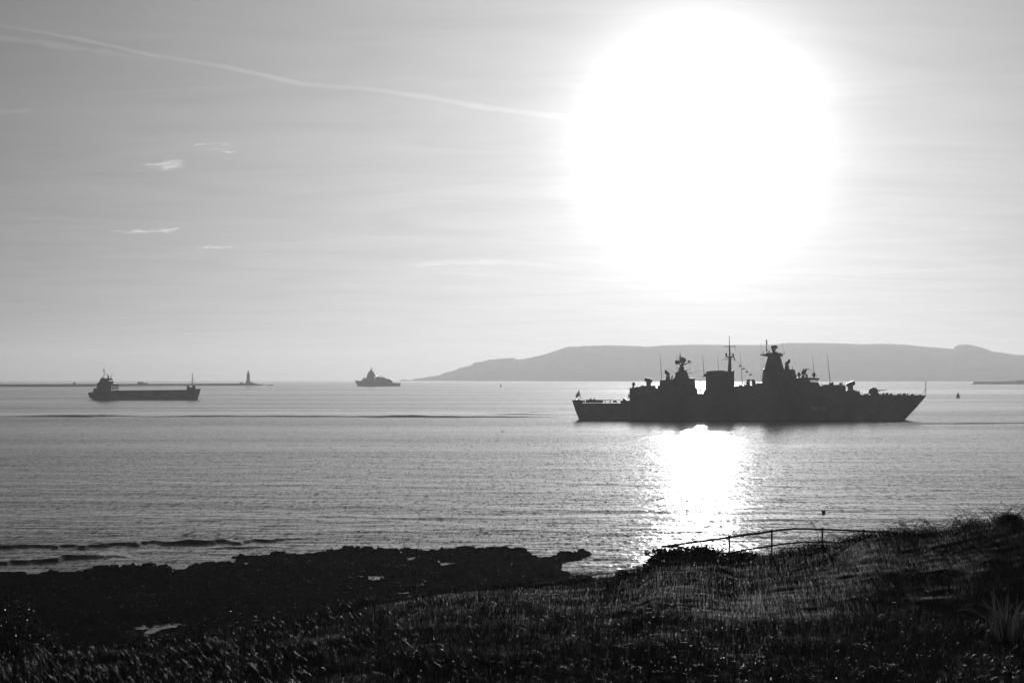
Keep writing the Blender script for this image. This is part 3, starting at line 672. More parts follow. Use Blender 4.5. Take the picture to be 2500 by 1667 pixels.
G.prism('', cG((1185,825),(1330,825),(1330,868),(1185,868)), 3, None, mb=b); b.obj('gantry_frame', M['cargo'], gr)
b = MB(); G.rod('', cG((850,232),(855,610)), .14, None, mb=b); G.rod('', cG((885,300),(885,500)), .06, None, mb=b); G.rod('', cG((805,238),(880,238)), .12, None, mb=b); G.rod('', cG((808,205),(808,238)), .07, None, mb=b); G.rod('', cG((872,205),(872,238)), .07, None, mb=b)
G.ball('', cG((830,315))[0], 1.5, None, mb=b); G.ball('', cG((847,398))[0], 1.1, None, mb=b); G.rod('', cG((800,520),(860,505)), .28, None, mb=b); G.rod('', cG((840,455),(870,460)), .15, None, mb=b); b.obj('mast', M['wire'], gr)
b = MB(); G.rod('', cG((970,450),(972,605)), .2, None, mb=b); G.rod('', cG((912,445),(1022,445)), .14, None, mb=b); b.obj('radar_scanner', M['wire'], gr)
G.rod('exhaust_pipe', cG((1018,502),(1016,606)), .45, M['darkgear'])
G.prism('funnel', cG((755,530),(770,532),(815,570),(870,572),(872,606),(780,606)), 1.2, M['darkgear'])
b = MB(); G.rod('', cG((1092,520),(1092,600)), .14, None, mb=b); G.rod('', cG((1150,440),(1150,600)), .09, None, mb=b); G.rod('', cG((1098,150),(1140,590)), .02, None, r1=.05, mb=b); G.rod('', cG((630,742),(632,790)), .12, None, mb=b); G.ball('', cG((632,742))[0], .8, None, mb=b)
G.prism('', cG((1125,575),(1150,575),(1160,605),(1110,605)), .5, None, mb=b); b.obj('antenna_rod', M['wire'], gr)
b = MB(); G.rod('', cG((340,1080),(455,1062)), .06, None, mb=b); G.rod('', cG((345,1080),(360,1135)), .06, None, mb=b); G.rod('', cG((400,1072),(400,1135)), .06, None, mb=b); b.obj('stern_railing', M['wire'], gr)
G.prism('forecastle_house', cH((605,1010),(612,838),(650,828),(695,838),(712,870),(745,910),(790,925),(790,1010)), 3.0, M['cargo'])
G.prism('forecastle_house', cH((790,1010),(790,925),(840,925),(862,835),(905,820),(945,835),(955,975),(955,1010)), 3.0, M['cargo'])
b = MB(); G.rod('', cH((832,340),(815,930)), .12, None, r1=.3, mb=b); G.ball('', cH((828,355))[0], .9, None, mb=b); G.ball('', cH((832,465))[0], 1.0, None, mb=b); G.rod('', cH((790,415),(830,420)), .12, None, mb=b); G.rod('', cH((785,470),(830,470)), .12, None, mb=b); G.ball('', cH((818,575))[0], .8, None, mb=b)
G.rod('', cH((785,560),(780,760)), .07, None, mb=b); G.rod('', cH((825,520),(950,770)), .03, None, mb=b); b.obj('foremast', M['wire'], gr)
for x, y in ((860,608),(900,722)):
    b = MB(); p = [G.loc(q) for q in cH((x+14,y-28),(x+18,y+14),(x-18,y+20),(x-10,y-4))]; b.add([(q.x, q.y+.1*i, q.z) for i, q in enumerate(p)], [(0,1,2,3)]); b.obj('flag', M['flag'], gr)
p0 = G.loc((356, 964.9), -6.1); p1 = G.loc((373, 964.2), -6.1)
MB().box(p0.x, p1.x, -6.27, -6.15, p0.z, p1.z+.05).obj('name_strip', M['house'], gh)

# ---------------- patrol ship
cI = crop(840, 870, 13.07)
Pp = Ship('patrol_ship', 922, 942.6, R(3.0)); pr = Pp.root
tag(pr, 'small distant grey naval patrol ship heading left near the horizon', 'warship')
def pst(px, yd, hbd, hbw, pxw=None):
    d = Pp.loc((px, yd)); w = Pp.loc((pxw or px, 942.6)); dx = w.x-d.x
    return (d.x, [(hbw*.9, -1, dx), (hbw, 0, dx), (hbw+(hbd-hbw)*.5, d.z*.5, dx*.5), (hbd, d.z, 0)])
ps = [pst(866,928.5,.3,.1,873.2), pst(872,929,2.6,.8,876.5), pst(882,930.2,4.6,3.2), pst(900,931.5,5.6,5.0), pst(930,933,6,5.8), pst(958,934.2,6,5.9), pst(977.6,935.2,5.6,5.2,975.8)]
loft(ps[::-1], M['hullgrey'], 'hull', pr)
Pp.prism('forward_house', cI((535,800),(540,780),(560,748),(602,745),(622,672),(640,682),(722,688),(722,830),(535,830)), 4.5, M['upper'])
Pp.prism('bridge_tower', cI((718,700),(738,575),(765,560),(785,488),(822,480),(848,405),(885,400),(900,480),(950,486),(970,560),(1003,582),(985,640),(968,655),(975,700),(985,830),(718,830)), 4.8, M['upper'], 1.2)
Pp.prism('funnel', cI((985,830),(985,700),(1012,640),(1025,612),(1042,642),(1135,645),(1150,692),(1162,655),(1205,658),(1330,688),(1340,830)), 4.2, M['upper'], 3.4)
Pp.prism('hangar', cI((1335,830),(1335,716),(1462,714),(1540,768),(1550,835),(1575,845),(1575,870),(1335,870)), 4.8, M['upper'], 4.2)
b = MB(); Pp.rod('', cI((863,315),(865,420)), .25, None, mb=b); Pp.rod('', cI((805,403),(930,406)), .15, None, mb=b); Pp.rod('', cI((760,482),(985,480)), .15, None, mb=b); Pp.rod('', cI((890,372),(940,372)), .2, None, mb=b); Pp.rod('', cI((885,412),(925,395)), .3, None, mb=b); Pp.ball('', cI((863,350))[0], .9, None, mb=b); b.obj('mast', M['wire'], pr)
for x, y, r in ((1178,632,19),(1270,650,16)):
    q = MB(); Pp.ball('', cI((x,y))[0], r/13.07, None, mb=q); Pp.rod('', cI((x,y+10),(x,y+35)), .4, None, mb=q); q.obj('radome', M['upper'], pr, True)
b = MB()
for x in (1560,1620,1660,1700,1740,1795): Pp.rod('', cI((x,825),(x,860)), .1, None, mb=b)
Pp.rod('', cI((1690,775),(1690,850)), .08, None, mb=b); b.obj('stern_railing', M['wire'], pr)

AUTOSPLIT = False
# ---------------- buoys
def buoy(px, py, w, h, label, stick=.3):
    p = sea_point(px, py); k = p.y/FPX; rt = empty('navigation_buoy', p); w *= k; h *= k
    MB().lathe((0, 0, 0), [(w*.38, -.3), (w*.5, .04*h), (w*.5, .12*h), (w*.4, .22*h)], 16).obj('float', M['buoy'], rt)
    MB().lathe((0, 0, 0), [(w*.42, .22*h), (w*.28, .62*h), (w*.25, .92*h), (w*.1, h)], 12).obj('tower', M['buoy'], rt)
    if stick: MB().tube([(0, 0, h), (0, 0, h*(1+stick))], w*.06, 6).obj('lantern_post', M['buoy'], rt)
    return tag(rt, label, 'buoy')
buoy(2339, 970.8, 11.2, 10.6, 'bell shaped dark buoy right of the warship bow', .32)
buoy(1222.7, 944, 5.2, 5.4, 'tiny grey conical buoy far off left of the warship')
p = sea_point(2010.7, 1252.6); k = p.y/FPX; rt = empty('mooring_buoy', p); MB().lathe((0, 0, 0), [(3.4*k, -.1), (4.5*k, 1*k), (4.6*k, 4.5*k), (4.0*k, 7.2*k), (2.0*k, 8*k)], 14).obj('float', M['buoy'], rt, True); MB().tube([(0, 0, 7.5*k), (1.2*k, 0, 9.4*k), (-1.2*k, 0, 9.4*k), (0, 0, 7.5*k)], .02, 5).obj('lifting_ring', M['buoy'], rt)
tag(rt, 'stubby dark mooring float in the near water above the railing', 'buoy')
p = sea_point(98, 1298); MB().ball(p, .09, .8).obj('marker_float', M['buoy'], None, True); o = bpy.data.objects['marker_float']; tag(o, 'tiny dark float alone on the water near the left edge', 'float')
# a diving bird far out
p = sea_point(1226, 1054); rt = empty('seabird', p)
bb = MB(); bb.ball((0, 0, .1), .36, .34, sy=.45, rot=None); bb.tube([(.28, 0, .12), (.38, 0, .3), (.46, 0, .38)], .07, 6, .05); bb.ball((.5, 0, .4), .075); bb.obj('body', M['darkgear'], rt, True)
MB().tube([(.55, 0, .4), (.68, 0, .38)], .02, 5, .006).obj('beak', M['darkgear'], rt)
tag(rt, 'dark seabird sitting on the water well left of the warship stern', 'bird')
# ---------------------------------------------------------------- land
LPX = np.array([-900,-400,0,300,500,750,900,1100,1250,1400,1500,1560,1600,1700,1800,1900,2000,2100,2143,2250,2327,2358,2404,2453,2500,2900,3600])
LYE = np.array([1640,1626,1598,1584,1566,1520,1480,1445,1437,1424,1410,1392,1364,1354,1364,1352,1335,1311,1305,1302,1293,1282,1276,1268,1268,1225,1180])
LDE = np.array([60,61,64,66,68,72,75,78,80,82,83,84,84,84,84,83,82,81,80,80,79,79,78,78,77,74,70])
def land_z(x, y, micro=True):
    px = 1250+FPX*x/np.maximum(y, 2.0)
    px = np.clip(px, -3000, 6000)
    ye = np.interp(px, LPX, LYE)+3*vnoise(px/60., px*0+3); De = np.interp(px, LPX, LDE)
    ze = EYE-(ye-915.5)/FPX*De
    w = np.clip((px-1480)/400, 0, 1); w = w*w*(3-2*w)
    D2 = 61.0; z2 = EYE-(1508-915.5)/FPX*D2
    z42 = EYE-(1700-915.5)/FPX*42; z0 = 15.8
    D = y
    zl = z42+(ze-z42)*np.clip((D-42)/(De-42), 0, 1)**1.0
    a = np.clip((D-42)/(D2-42), 0, 1); bb_ = np.clip((D-D2)/(De-D2), 0, 1)
    zr = z42+(z2-z42)*a+(ze-z2)*(1-(1-bb_)**1.25)
    z = zl*(1-w)+zr*w
    z = np.where(D < 42, z0+(z42-z0)*np.clip(D/42, -3, 1), z)
    dr = np.maximum(D-De, 0)
    z = np.where(D > De, np.maximum(ze-.10*dr-.62*np.maximum(dr-.6, 0), -1.2+0*D), z)
    if micro:
        k = np.clip((De+1-D)/3, 0, 1)*.85+.15
        z = z+k*.85*(.10*fbm(x/2.3, y/2.9, 4)+.06*fbm(x/.6, y/.6, 2))
    return z
r_ = np.concatenate([np.linspace(-60, 30, 30), np.linspace(31, 100, 300), np.linspace(101, 175, 60)])
u_ = np.concatenate([np.linspace(-1.6, -.26, 50), np.linspace(-.25, .25, 420), np.linspace(.26, 1.6, 50)])
YY, UU = np.meshgrid(r_, u_, indexing='ij'); XX = UU*np.maximum(YY, 34)
ZZ = land_z(XX, YY)
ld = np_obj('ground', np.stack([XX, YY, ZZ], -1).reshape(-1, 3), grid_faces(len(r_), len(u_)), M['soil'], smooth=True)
tag(ld, 'dark grassy clifftop ground falling away to the shore', kind='structure')

# rock shelf along the shore
def poly_sd(X, Y, P):
    P = np.array(P); ins = np.zeros(X.shape, bool); d = np.full(X.shape, 1e9)
    for i in range(len(P)):
        a = P[i]; b = P[(i+1) % len(P)]; e = b-a
        t_ = np.clip(((X-a[0])*e[0]+(Y-a[1])*e[1])/max(e@e, 1e-9), 0, 1)
        d = np.minimum(d, np.hypot(X-a[0]-t_*e[0], Y-a[1]-t_*e[1]))
        c = ((a[1] > Y) != (b[1] > Y)); xi = a[0]+(Y-a[1])*e[0]/(e[1] if abs(e[1]) > 1e-9 else 1e-9)
        ins ^= c & (X < xi)
    return np.where(ins, d, -d)
def plan(pts): return [tuple(sea_point(a, b).xy) for a, b in pts]
shore = plan([(-1500,1436),(-700,1428),(-200,1424),(0,1419),(100,1420),(200,1419),(290,1414),(360,1412),(430,1410)])
shore += plan([(450,1388),(520,1376),(560,1364),(640,1360),(720,1357),(780,1350),(830,1345),(900,1345),(960,1348),(1050,1349),(1090,1342),(1150,1344),(1200,1349),(1280,1353),(1330,1363),(1370,1357),(1410,1353),(1446,1350),(1440,1360),(1420,1366),(1395,1369),(1382,1373),(1380,1392),(1396,1400),(1408,1414),(1440,1425),(1470,1424),(1500,1420),(1560,1410),(1650,1400),(1800,1390),(2200,1378),(3200,1362),(4400,1345)])
shore += [(150, 105), (60, 90), (0, 92), (-60, 92), (-150, 105)]
inlets = [[(420,1388),(470,1380),(540,1370),(600,1363),(560,1372),(500,1382),(450,1394)], [(690,1351),(740,1347),(800,1345),(760,1351)], [(1290,1348),(1330,1341),(1350,1345),(1340,1352),(1310,1354)],
          [(812,1360),(850,1357),(890,1353),(860,1361),(830,1363)], [(1178,1410),(1200,1406),(1205,1412),(1180,1418)],[(890,1412),(930,1405),(960,1402),(950,1408),(900,1416)],
          [(95,1552),(120,1540),(160,1530),(195,1528),(190,1542),(150,1560),(110,1572)], [(290,1545),(320,1529),(370,1521),(440,1518),(465,1524),(430,1540),(380,1552),(320,1562)],
          [(960,1362),(1010,1358),(1030,1361),(980,1366)],[(1060,1376),(1100,1372),(1120,1376),(1080,1380)]]
r_ = np.concatenate([np.linspace(92, 150, 90), np.linspace(150.5, 285, 400)])
u_ = np.concatenate([np.linspace(-.9, -.235, 60), np.linspace(-.233, .1, 560), np.linspace(.102, .9, 90)])
YY, UU = np.meshgrid(r_, u_, indexing='ij'); XX = UU*YY; PXg = 1250+FPX*UU
sd = poly_sd(XX, YY, shore)
hgt = np.interp(PXg, [-400,0,60,140,200,290,400,560,600,700,860,1000,1090,1200,1300,1400,1450,1600], [1.25,1.0,.85,1.2,.95,1.3,1.15,.42,.28,.28,.5,.38,.6,.5,.5,.5,.5,.8])
zz_ = np.where(sd > 0, np.minimum(sd*.9, 1.0)*hgt, np.maximum(sd*.22, -2.5))
rough = .75*fbm(XX/6.5, YY/7.0, 6)+.45*(fbm(XX/2.6+.4*fbm(XX/4, YY/4, 2), YY/1.9, 6, ridge=True)-.15)+.25*fbm(XX/.6, YY/.9, 3)
zz_ = zz_*(1-.62*np.clip((sd-7)/9, 0, 1))+rough*np.clip(.45+sd*.2, .12, .9)*(1-.6*np.clip((sd-5)/9, 0, 1))+(.42*fbm(XX/1.5, YY/1.3, 4)+.40*(fbm(XX/.6, YY/.8, 3, ridge=True)))*np.clip(sd/1.5+.2, 0, 1)
ter = np.round(zz_/.32+.35*fbm(XX/3, YY/3, 3))*.32; zz_ = np.where(sd > -1, zz_*.45+ter*.55, zz_)
for ip_, P_ in enumerate(inlets):
    s2 = poly_sd(XX, YY, plan(P_))+(-.9 if ip_ in (6, 7) else .15)+3.4*fbm(XX/.9, YY/3.5, 5); k = np.clip((s2+.3)/.7, 0, 1)
    s3 = np.maximum.reduce([poly_sd(XX*q, YY*q, plan(P_)) for q in (1.012, 1.024, 1.036, 1.05, 1.065)]); k3 = np.clip((s3+.6)/1.5, 0, 1)
    zz_ = zz_*(1-k3)+np.minimum(zz_, .14+.25*rough)*k3
    zz_ = zz_*(1-k)+(-.07+.34*rough)*k
zz_ = zz_-np.clip((YY-272)/8, 0, 1)*3
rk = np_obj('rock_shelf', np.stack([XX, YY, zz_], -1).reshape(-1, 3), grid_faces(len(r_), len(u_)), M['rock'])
tag(rk, 'jagged black rock shelf with small pools along the shore', kind='structure')
# still pools that sit in hollows of the shelf
pm = bpy.data.materials.new('pool_water'); pm.use_nodes = True; pbb = pm.node_tree.nodes['Principled BSDF']
pbb.inputs['Base Color'].default_value = (.01, .01, .01, 1); pbb.inputs['Roughness'].default_value = .12; pbb.inputs['IOR'].default_value = 1.333
_n = pm.node_tree.nodes.new('ShaderNodeTexNoise'); _n.inputs['Scale'].default_value = 5.0; _c = pm.node_tree.nodes.new('ShaderNodeTexCoord')
_b = pm.node_tree.nodes.new('ShaderNodeBump'); _b.inputs['Distance'].default_value = .03
pm.node_tree.links.new(_c.outputs['Object'], _n.inputs['Vector']); pm.node_tree.links.new(_n.outputs[0], _b.inputs['Height']); pm.node_tree.links.new(_b.outputs[0], pbb.inputs['Normal'])

# ---------------------------------------------------------------- plants
def blades(n, x, y, h, w, lean, zoff=0.0, z=None, fdir=None):
    z = land_z(x, y)+zoff if z is None else z
    a = RNG.uniform(0, 2*np.pi, n); l = RNG.uniform(0, 2*np.pi, n) if fdir is None else fdir
    dx, dy = np.cos(a)*w/2, np.sin(a)*w/2
    lx, ly = np.cos(l)*lean*h, np.sin(l)*lean*h
    V = np.empty((n, 7, 3), np.float32)
    for j, (f, g, ww) in enumerate(((0, 0, 1.), (.45, .18, .85), (.8, .58, .5))):
        hh = h*f*np.sqrt(np.maximum(1-(lean*f)**2*.6, .2))
        for s_i, sg in enumerate((-1, 1)):
            V[:, 2*j+s_i, 0] = x+lx*g+sg*dx*ww; V[:, 2*j+s_i, 1] = y+ly*g+sg*dy*ww; V[:, 2*j+s_i, 2] = z-.02*(j == 0)+hh
    V[:, 6, 0] = x+lx; V[:, 6, 1] = y+ly; V[:, 6, 2] = z+h*np.sqrt(np.maximum(1-lean**2*.6, .15))
    F = np.array([[0,1,3],[0,3,2],[2,3,5],[2,5,4],[4,5,6]])
    F = (np.arange(n)[:, None, None]*7+F[None]).reshape(-1, 3)
    return V.reshape(-1, 3), F
def join(parts):
    Vs, Fs, o = [], [], 0
    for v, f in parts: Vs.append(v); Fs.append(f+o); o += len(v)
    return np.concatenate(Vs), np.concatenate(Fs)
def leaves(c, size, up=.35, fold=.25):
    n = len(c)
    nv = RNG.normal(size=(n, 3)); nv[:, 2] = np.abs(nv[:, 2])+up; nv /= np.linalg.norm(nv, axis=1)[:, None]
    a = RNG.normal(size=(n, 3)); t1 = np.cross(nv, a); t1 /= np.linalg.norm(t1, axis=1)[:, None]; t2 = np.cross(nv, t1)
    s = size[:, None]
    V = np.stack([c-t1*s, c+t2*s*.55+nv*s*fold, c+t1*s, c-t2*s*.55+nv*s*fold], 1).reshape(-1, 3)
    F = (np.arange(n)[:, None, None]*4+np.array([[0,1,2],[0,2,3]])[None]).reshape(-1, 3)
    return V, F
# the meadow
NB = 330000
D_ = np.sqrt(RNG.uniform(24**2, 88**2, NB)); P_ = RNG.uniform(-620, 3120, NB)
D_ = np.where(RNG.random(NB) < .35, RNG.uniform(38, 60, NB), D_)
x_ = (P_-1250)/FPX*D_; y_ = D_
De_ = np.interp(P_, LPX, LDE); keep = D_ < De_+2.0
x_, y_, P_, D_, De_ = x_[keep], y_[keep], P_[keep], D_[keep], De_[keep]; n = len(x_)
tus = fbm(x_/1.6, y_/2.4, 3)
h_ = np.clip((.20+.34*tus+RNG.uniform(-.07, .09, n)), .05, .55)
bank = np.clip((P_-1500)/300, 0, 1)*np.clip((D_-60)/8, 0, 1)
h_ = h_*(1-.30*bank); h_ = np.where(RNG.random(n) < .03, h_*1.7, h_)
w_ = RNG.uniform(.006, .012, n)*(1+.4*(D_ > 62))
lean = np.clip(RNG.normal(.5, .28, n), .03, 1.1)
V, Fc = blades(n, x_, y_, h_, w_, lean)
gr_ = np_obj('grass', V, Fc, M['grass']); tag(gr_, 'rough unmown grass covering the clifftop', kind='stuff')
# small glossy leaves low in the grass, catching the sun
NL = 230000
P_ = RNG.uniform(-100, 2600, NL); D_ = RNG.uniform(37, 86, NL)
k = RNG.random(NL) < np.clip(.22+.75*np.clip((P_-900)/900, 0, 1), 0, 1)*np.where(D_ < 63, 1, .4)*np.clip(.5+3.2*fbm((P_-1250)/FPX*D_/1.3, D_/2.2, 4), .05, 1)
P_, D_ = P_[k], D_[k]; De_ = np.interp(P_, LPX, LDE); k = D_ < De_+.5; P_, D_ = P_[k], D_[k]
x_ = (P_-1250)/FPX*D_; z_ = land_z(x_, D_)+RNG.uniform(.04, .30, len(x_))+np.clip(fbm(x_/1.6, D_/2.4, 3), -.1, .4)*.3
V, Fc = leaves(np.stack([x_, D_, z_], 1), RNG.uniform(.004, .014, len(x_))*(1+1.0*(RNG.random(len(x_)) < .06)), 1.3)
tag(np_obj('ground_cover', V, Fc, M['leaf']), 'small glossy leaves low in the grass glinting in the sun', kind='stuff')

def pt(px, D): 
    x = (px-1250)/FPX*D; return x, D, float(land_z(np.array([x]), np.array([float(D)]))[0])
def leafy_bush(px, D, rx, rz, nl, label, cat='bush', leaf=.035, lumps=9, ry=None, group=None, stems=12, seed=0):
    rg = np.random.default_rng(seed+5); x, y, z = pt(px, D); rt = empty('leafy_bush', (x, y, z)); ry = ry or rx*.8
    C = []; per = nl//lumps
    for i in range(lumps):
        a = rg.uniform(0, 2*np.pi); q = rg.uniform(.0, .8)
        cx_, cy_ = rx*q*np.cos(a), ry*q*np.sin(a); top = rz*(1-.75*q**2)*rg.uniform(.75, 1.05)
        rr = rg.normal(size=(per, 3)); rr /= np.linalg.norm(rr, axis=1)[:, None]; rr *= (rg.uniform(.45, 1.0, per)**.5)[:, None]
        s = np.array([rx*.42, ry*.42, top*.5]); C.append(rr*s+np.array([cx_, cy_, top*.5])+rg.normal(size=(per, 3))*.03)
    C = np.concatenate(C); gz = land_z(C[:, 0]+x, C[:, 1]+y)-z; C[:, 2] += gz*.9
    V, Fc = leaves(C, rg.uniform(.5, 1.2, len(C))*leaf, .2, .3)
    b = MB(); spr = []
    for i in range(stems):
        a = rg.uniform(0, 6.28); q = rg.uniform(.2, .95); e = Vector((rx*q*math.cos(a), ry*q*math.sin(a), rz*(1-.6*q*q)*rg.uniform(.9, 1.18)))
        m_ = Vector((e.x*.8, e.y*.8, e.z*.5)); e.z += rg.uniform(.02, .16)*min(1, rz*3)
        q_ = np.array([list(m_*(1-t_)+e*t_) for t_ in rg.uniform(.3, 1, 9)])+rg.normal(size=(9, 3))*.02; spr.append(q_); b.tube([(0, 0, -.1), m_, e], .012, 4, .003)
    b.obj('stem', M['twig'], rt)
    V2, F2 = leaves(np.concatenate(spr), rg.uniform(.7, 1.25, stems*9)*leaf, .2, .3)
    V, Fc = join([(V, Fc), (V2, F2)]); o = np_obj('foliage', V, Fc, M['leaf']); o.parent = rt
    return tag(rt, label, cat, group)
leafy_bush(15, 58, 1.35, 1.62, 9000, 'leafy shrub with glinting leaves at the left edge of the field', leaf=.032, lumps=16, seed=1)
leafy_bush(-60, 51, 1.1, 1.25, 4000, 'dark low shrub cut by the left edge of the picture', leaf=.03, lumps=10, seed=2)
leafy_bush(1630, 84.2, .95, .24, 2600, 'leafy clump where the left end of the railing comes out', leaf=.04, lumps=20, ry=.6, seed=3, stems=80)
leafy_bush(1712, 84.0, .95, .28, 2800, 'leafy clump below the glitter path left of the first rail post', leaf=.04, lumps=20, ry=.6, seed=4, stems=80)
leafy_bush(1518, 83, .30, .17, 900, 'small leafy clump alone at the edge of the cove', leaf=.035, lumps=5, ry=.3, seed=5)
leafy_bush(1805, 84, .9, .2, 2000, 'leafy clump between the first and second rail posts', leaf=.035, lumps=16, ry=.6, seed=6, stems=50)

def bramble(px, D, w, hgt, nst, label, seed, special=(), nleaf=700):
    rg = np.random.default_rng(seed); x, y, z = pt(px, D); rt = empty('bramble_bush', (x, y, z)); b = MB(); C = []
    def gz(a, c): return float(land_z(np.array([a+x]), np.array([c+y]))[0])-z
    for i in range(nst):
        a0 = rg.uniform(-w, w); c0 = rg.uniform(-.7, .7); dr = rg.choice([-1, 1]); ln = rg.uniform(.25, .9); hh = hgt*rg.uniform(.35, 1.0)
        g0 = gz(a0, c0); pts = []
        for k in range(8):
            t_ = k/7; pts.append(Vector((a0+dr*ln*t_**1.1, c0+rg.uniform(-.02, .02)+.2*t_, g0-.05+hh*(math.sin(math.pi*.62*t_**.8)/.95)+rg.uniform(-.012, .012))))
        b.tube(pts, rg.uniform(.005, .010), 4, .002)
        for k in range(3, 8):
            if rg.random() < .75: C.append(pts[k]+Vector(rg.normal(size=3))*.025)
        if rg.random() < .6:
            q = pts[4]; b.tube([q, q+Vector((rg.uniform(-.15, .15), 0, rg.uniform(.05, .16)))], .004, 3, .0015)
    for sp in special:
        b.tube([Vector(at(*p, D))-Vector((x, y, z)) for p in sp], .010, 4, .003)
    b.obj('stem', M['twig'], rt)
    a = rg.uniform(-w*1.1, w*1.1, nleaf); c = rg.uniform(-.7, .7, nleaf); zz = land_z(a+x, c+y)-z+rg.uniform(0, 1, nleaf)**1.8*hgt*.42
    C = np.concatenate([np.array([list(q) for q in C]), np.stack([a, c, zz], 1)])
    V, Fc = leaves(C, rg.uniform(.5, 1.2, len(C))*.026, .1, .3); o = np_obj('foliage', V, Fc, M['leaf']); o.parent = rt
    return tag(rt, label, 'bramble', 'brambles along the crest of the bank')
bramble(1935, 82.6, .8, .42, 34, 'sparse bramble tangle between the second and third rail posts', 21, special=[[(1905,1350),(1925,1325),(1950,1305),(1972,1294)]])
bramble(2025, 82, .7, .5, 36, 'bramble at the third rail post with one tall shoot arching left', 22, special=[[(2000,1330),(1997,1302),(1985,1278),(1968,1260),(1950,1252)], [(2005,1325),(2010,1300),(2018,1288)]])
bramble(2120, 81, .75, .42, 44, 'low spiky bramble where the railing sinks into the bank', 23, nleaf=1100)
bramble(2215, 80, .75, .5, 50, 'bristling bramble to the right of the railing end with arched shoots', 24, special=[[(2215,1300),(2205,1275),(2190,1258),(2165,1254),(2150,1258)]], nleaf=1100)
bramble(2305, 79.5, .7, .55, 50, 'bramble with the longest arching shoot rising over the bank crest', 25, special=[[(2362,1270),(2355,1250),(2340,1236),(2318,1229),(2298,1230)], [(2330,1290),(2345,1262),(2366,1243)]], nleaf=1100)
bramble(2395, 79, .65, .52, 46, 'dense bramble on the crest just left of the dark hummock', 26, nleaf=1300)
bramble(2490, 77.6, .75, .6, 50, 'bramble topping the dark hummock at the right edge', 27, special=[[(2455,1262),(2462,1245),(2475,1238)], [(2485,1262),(2500,1240),(2515,1230)]], nleaf=1300)
leafy_bush(2455, 77.8, .60, .20, 1800, 'low dark hummock of leaves near the right end of the crest', leaf=.03, lumps=8, ry=.5, seed=8)

M['reed'] = mat('reed_and_sunlit_blade', .065, .4, .4, .35, 2., trans=.35)  # on the grass tufts this paler colour stands in for sunlight on blades
def tuft(px, D, n, hgt, rad, label, name='grass_tuft', seed=0, w=.012, ln=.55):
    x, y, z = pt(px, D); rg = np.random.default_rng(seed)
    a = rg.uniform(0, 6.28, n); q = rad*np.sqrt(rg.random(n)); V, Fc = blades(n, q*np.cos(a), q*np.sin(a)*.7, hgt*rg.uniform(.45, 1.05, n), w*rg.uniform(.7, 1.3, n), np.clip(rg.normal(ln, .25, n), .05, 1.05), z=land_z(x+q*np.cos(a), y+q*np.sin(a)*.7)-z, fdir=a+rg.normal(0, .5, n))
    o = np_obj(name, V, Fc, M['reed']); o.location = (x, y, z); return tag(o, label, 'grass tuft')
tuft(2462, 53.5, 90, 1.25, .32, 'tall curving pale reed blades at the right edge of the field', 'reed_tuft', 31, .030, .6)
tuft(2520, 55, 70, 1.1, .3, 'tall reed blades half outside the right edge', 'reed_tuft', 32, .022, .6)
tuft(868, 49.5, 130, .36, .55, 'bent grass tuft coloured pale as if sunlit left of the middle of the field', seed=33)
tuft(930, 48.5, 70, .28, .35, 'small spread tuft of blades coloured pale as if sunlit beside a longer one on its left', seed=34)
tuft(1120, 50.5, 170, .40, .8, 'widest grass tuft coloured pale as if sunlit in the middle of the field', seed=35)
tuft(1235, 50, 90, .33, .45, 'upright tuft coloured pale as if sunlit at the right end of the wide one', seed=36)
tuft(745, 53, 80, .3, .5, 'faint pale tuft at the edge of the black rocks', seed=37)

# dead stalks
def stalk(px, D, h, label, seed, bend=.1):
    rg = np.random.default_rng(seed); x, y, z = pt(px, D); b = MB(); b.tube([(0, 0, -.05), (bend*.3, 0, h*.5), (bend, 0, h)], .011, 5, .004)
    top = Vector((bend, 0, h))
    for k in range(6):
        a = rg.uniform(-1.1, 1.1); st_ = Vector((bend*(.7+.05*k), 0, h*(.8+.03*k))); b.tube([st_, st_+Vector((math.sin(a)*.16, 0, .16*math.cos(a)))], .005, 3, .002)
    o = b.obj('dead_stalk', M['twig']); o.location = (x, y, z); return tag(o, label, 'dead stalk', None)
stalk(1016, 75.5, 2.02, 'tall forked dead stalk rising above the rocks in the middle', 41)
stalk(1008, 75.2, 1.92, 'thin dead stalk leaning left beside the forked one', 42, -.32)
stalk(1443, 82, .62, 'short thin stalk leaning left in front of the cove', 43, -.42)
stalk(1490, 82.5, .5, 'short stalk leaning right in front of the cove', 44, .3)

# ---------------------------------------------------------------- railing
cL = crop(1600, 1200, 2.6133)
def rl(pts, D0, D1, ref=(1614, 2150)):
    return [at(x, y, D0+(D1-D0)*(x-ref[0])/(ref[1]-ref[0])) for x, y in pts]
o_ = at(1885, 1345, 83.5); ra = empty('railing', o_); tag(ra, 'old tubular metal railing half buried in leaves on the cliff edge', 'railing')
def rel(ps): return [p-o_ for p in ps]
MB().tube(rel(rl(cL((38,352),(140,338),(205,327),(300,315),(472,290),(600,272),(743,252),(800,243),(890,236),(980,237),(1065,240),(1180,244),(1300,249),(1440,256),(1600,268)), 84.6, 81.5)), .042, 8, .030).obj('handrail', M['rail'], ra, True)
MB().tube(rel(rl(cL((80,352),(150,350),(300,388),(472,392),(560,372),(743,345),(820,332),(890,325),(960,322),(1065,322),(1200,326)), 84.6, 81.5)), .032, 8, .026).obj('lower_rail', M['rail'], ra, True)
for x, y0, y1 in ((472,288,420),(743,250,430),(1065,238,400),(1330,250,360)):
    ps_ = rel(rl(cL((x,y0),(x,y1)), 84.6, 81.5)); ps_[1].x = ps_[0].x
    b = MB().tube(ps_, .030, 8); b.ball(ps_[0], .062, .9); b.obj('post', M['rail'], ra, True)
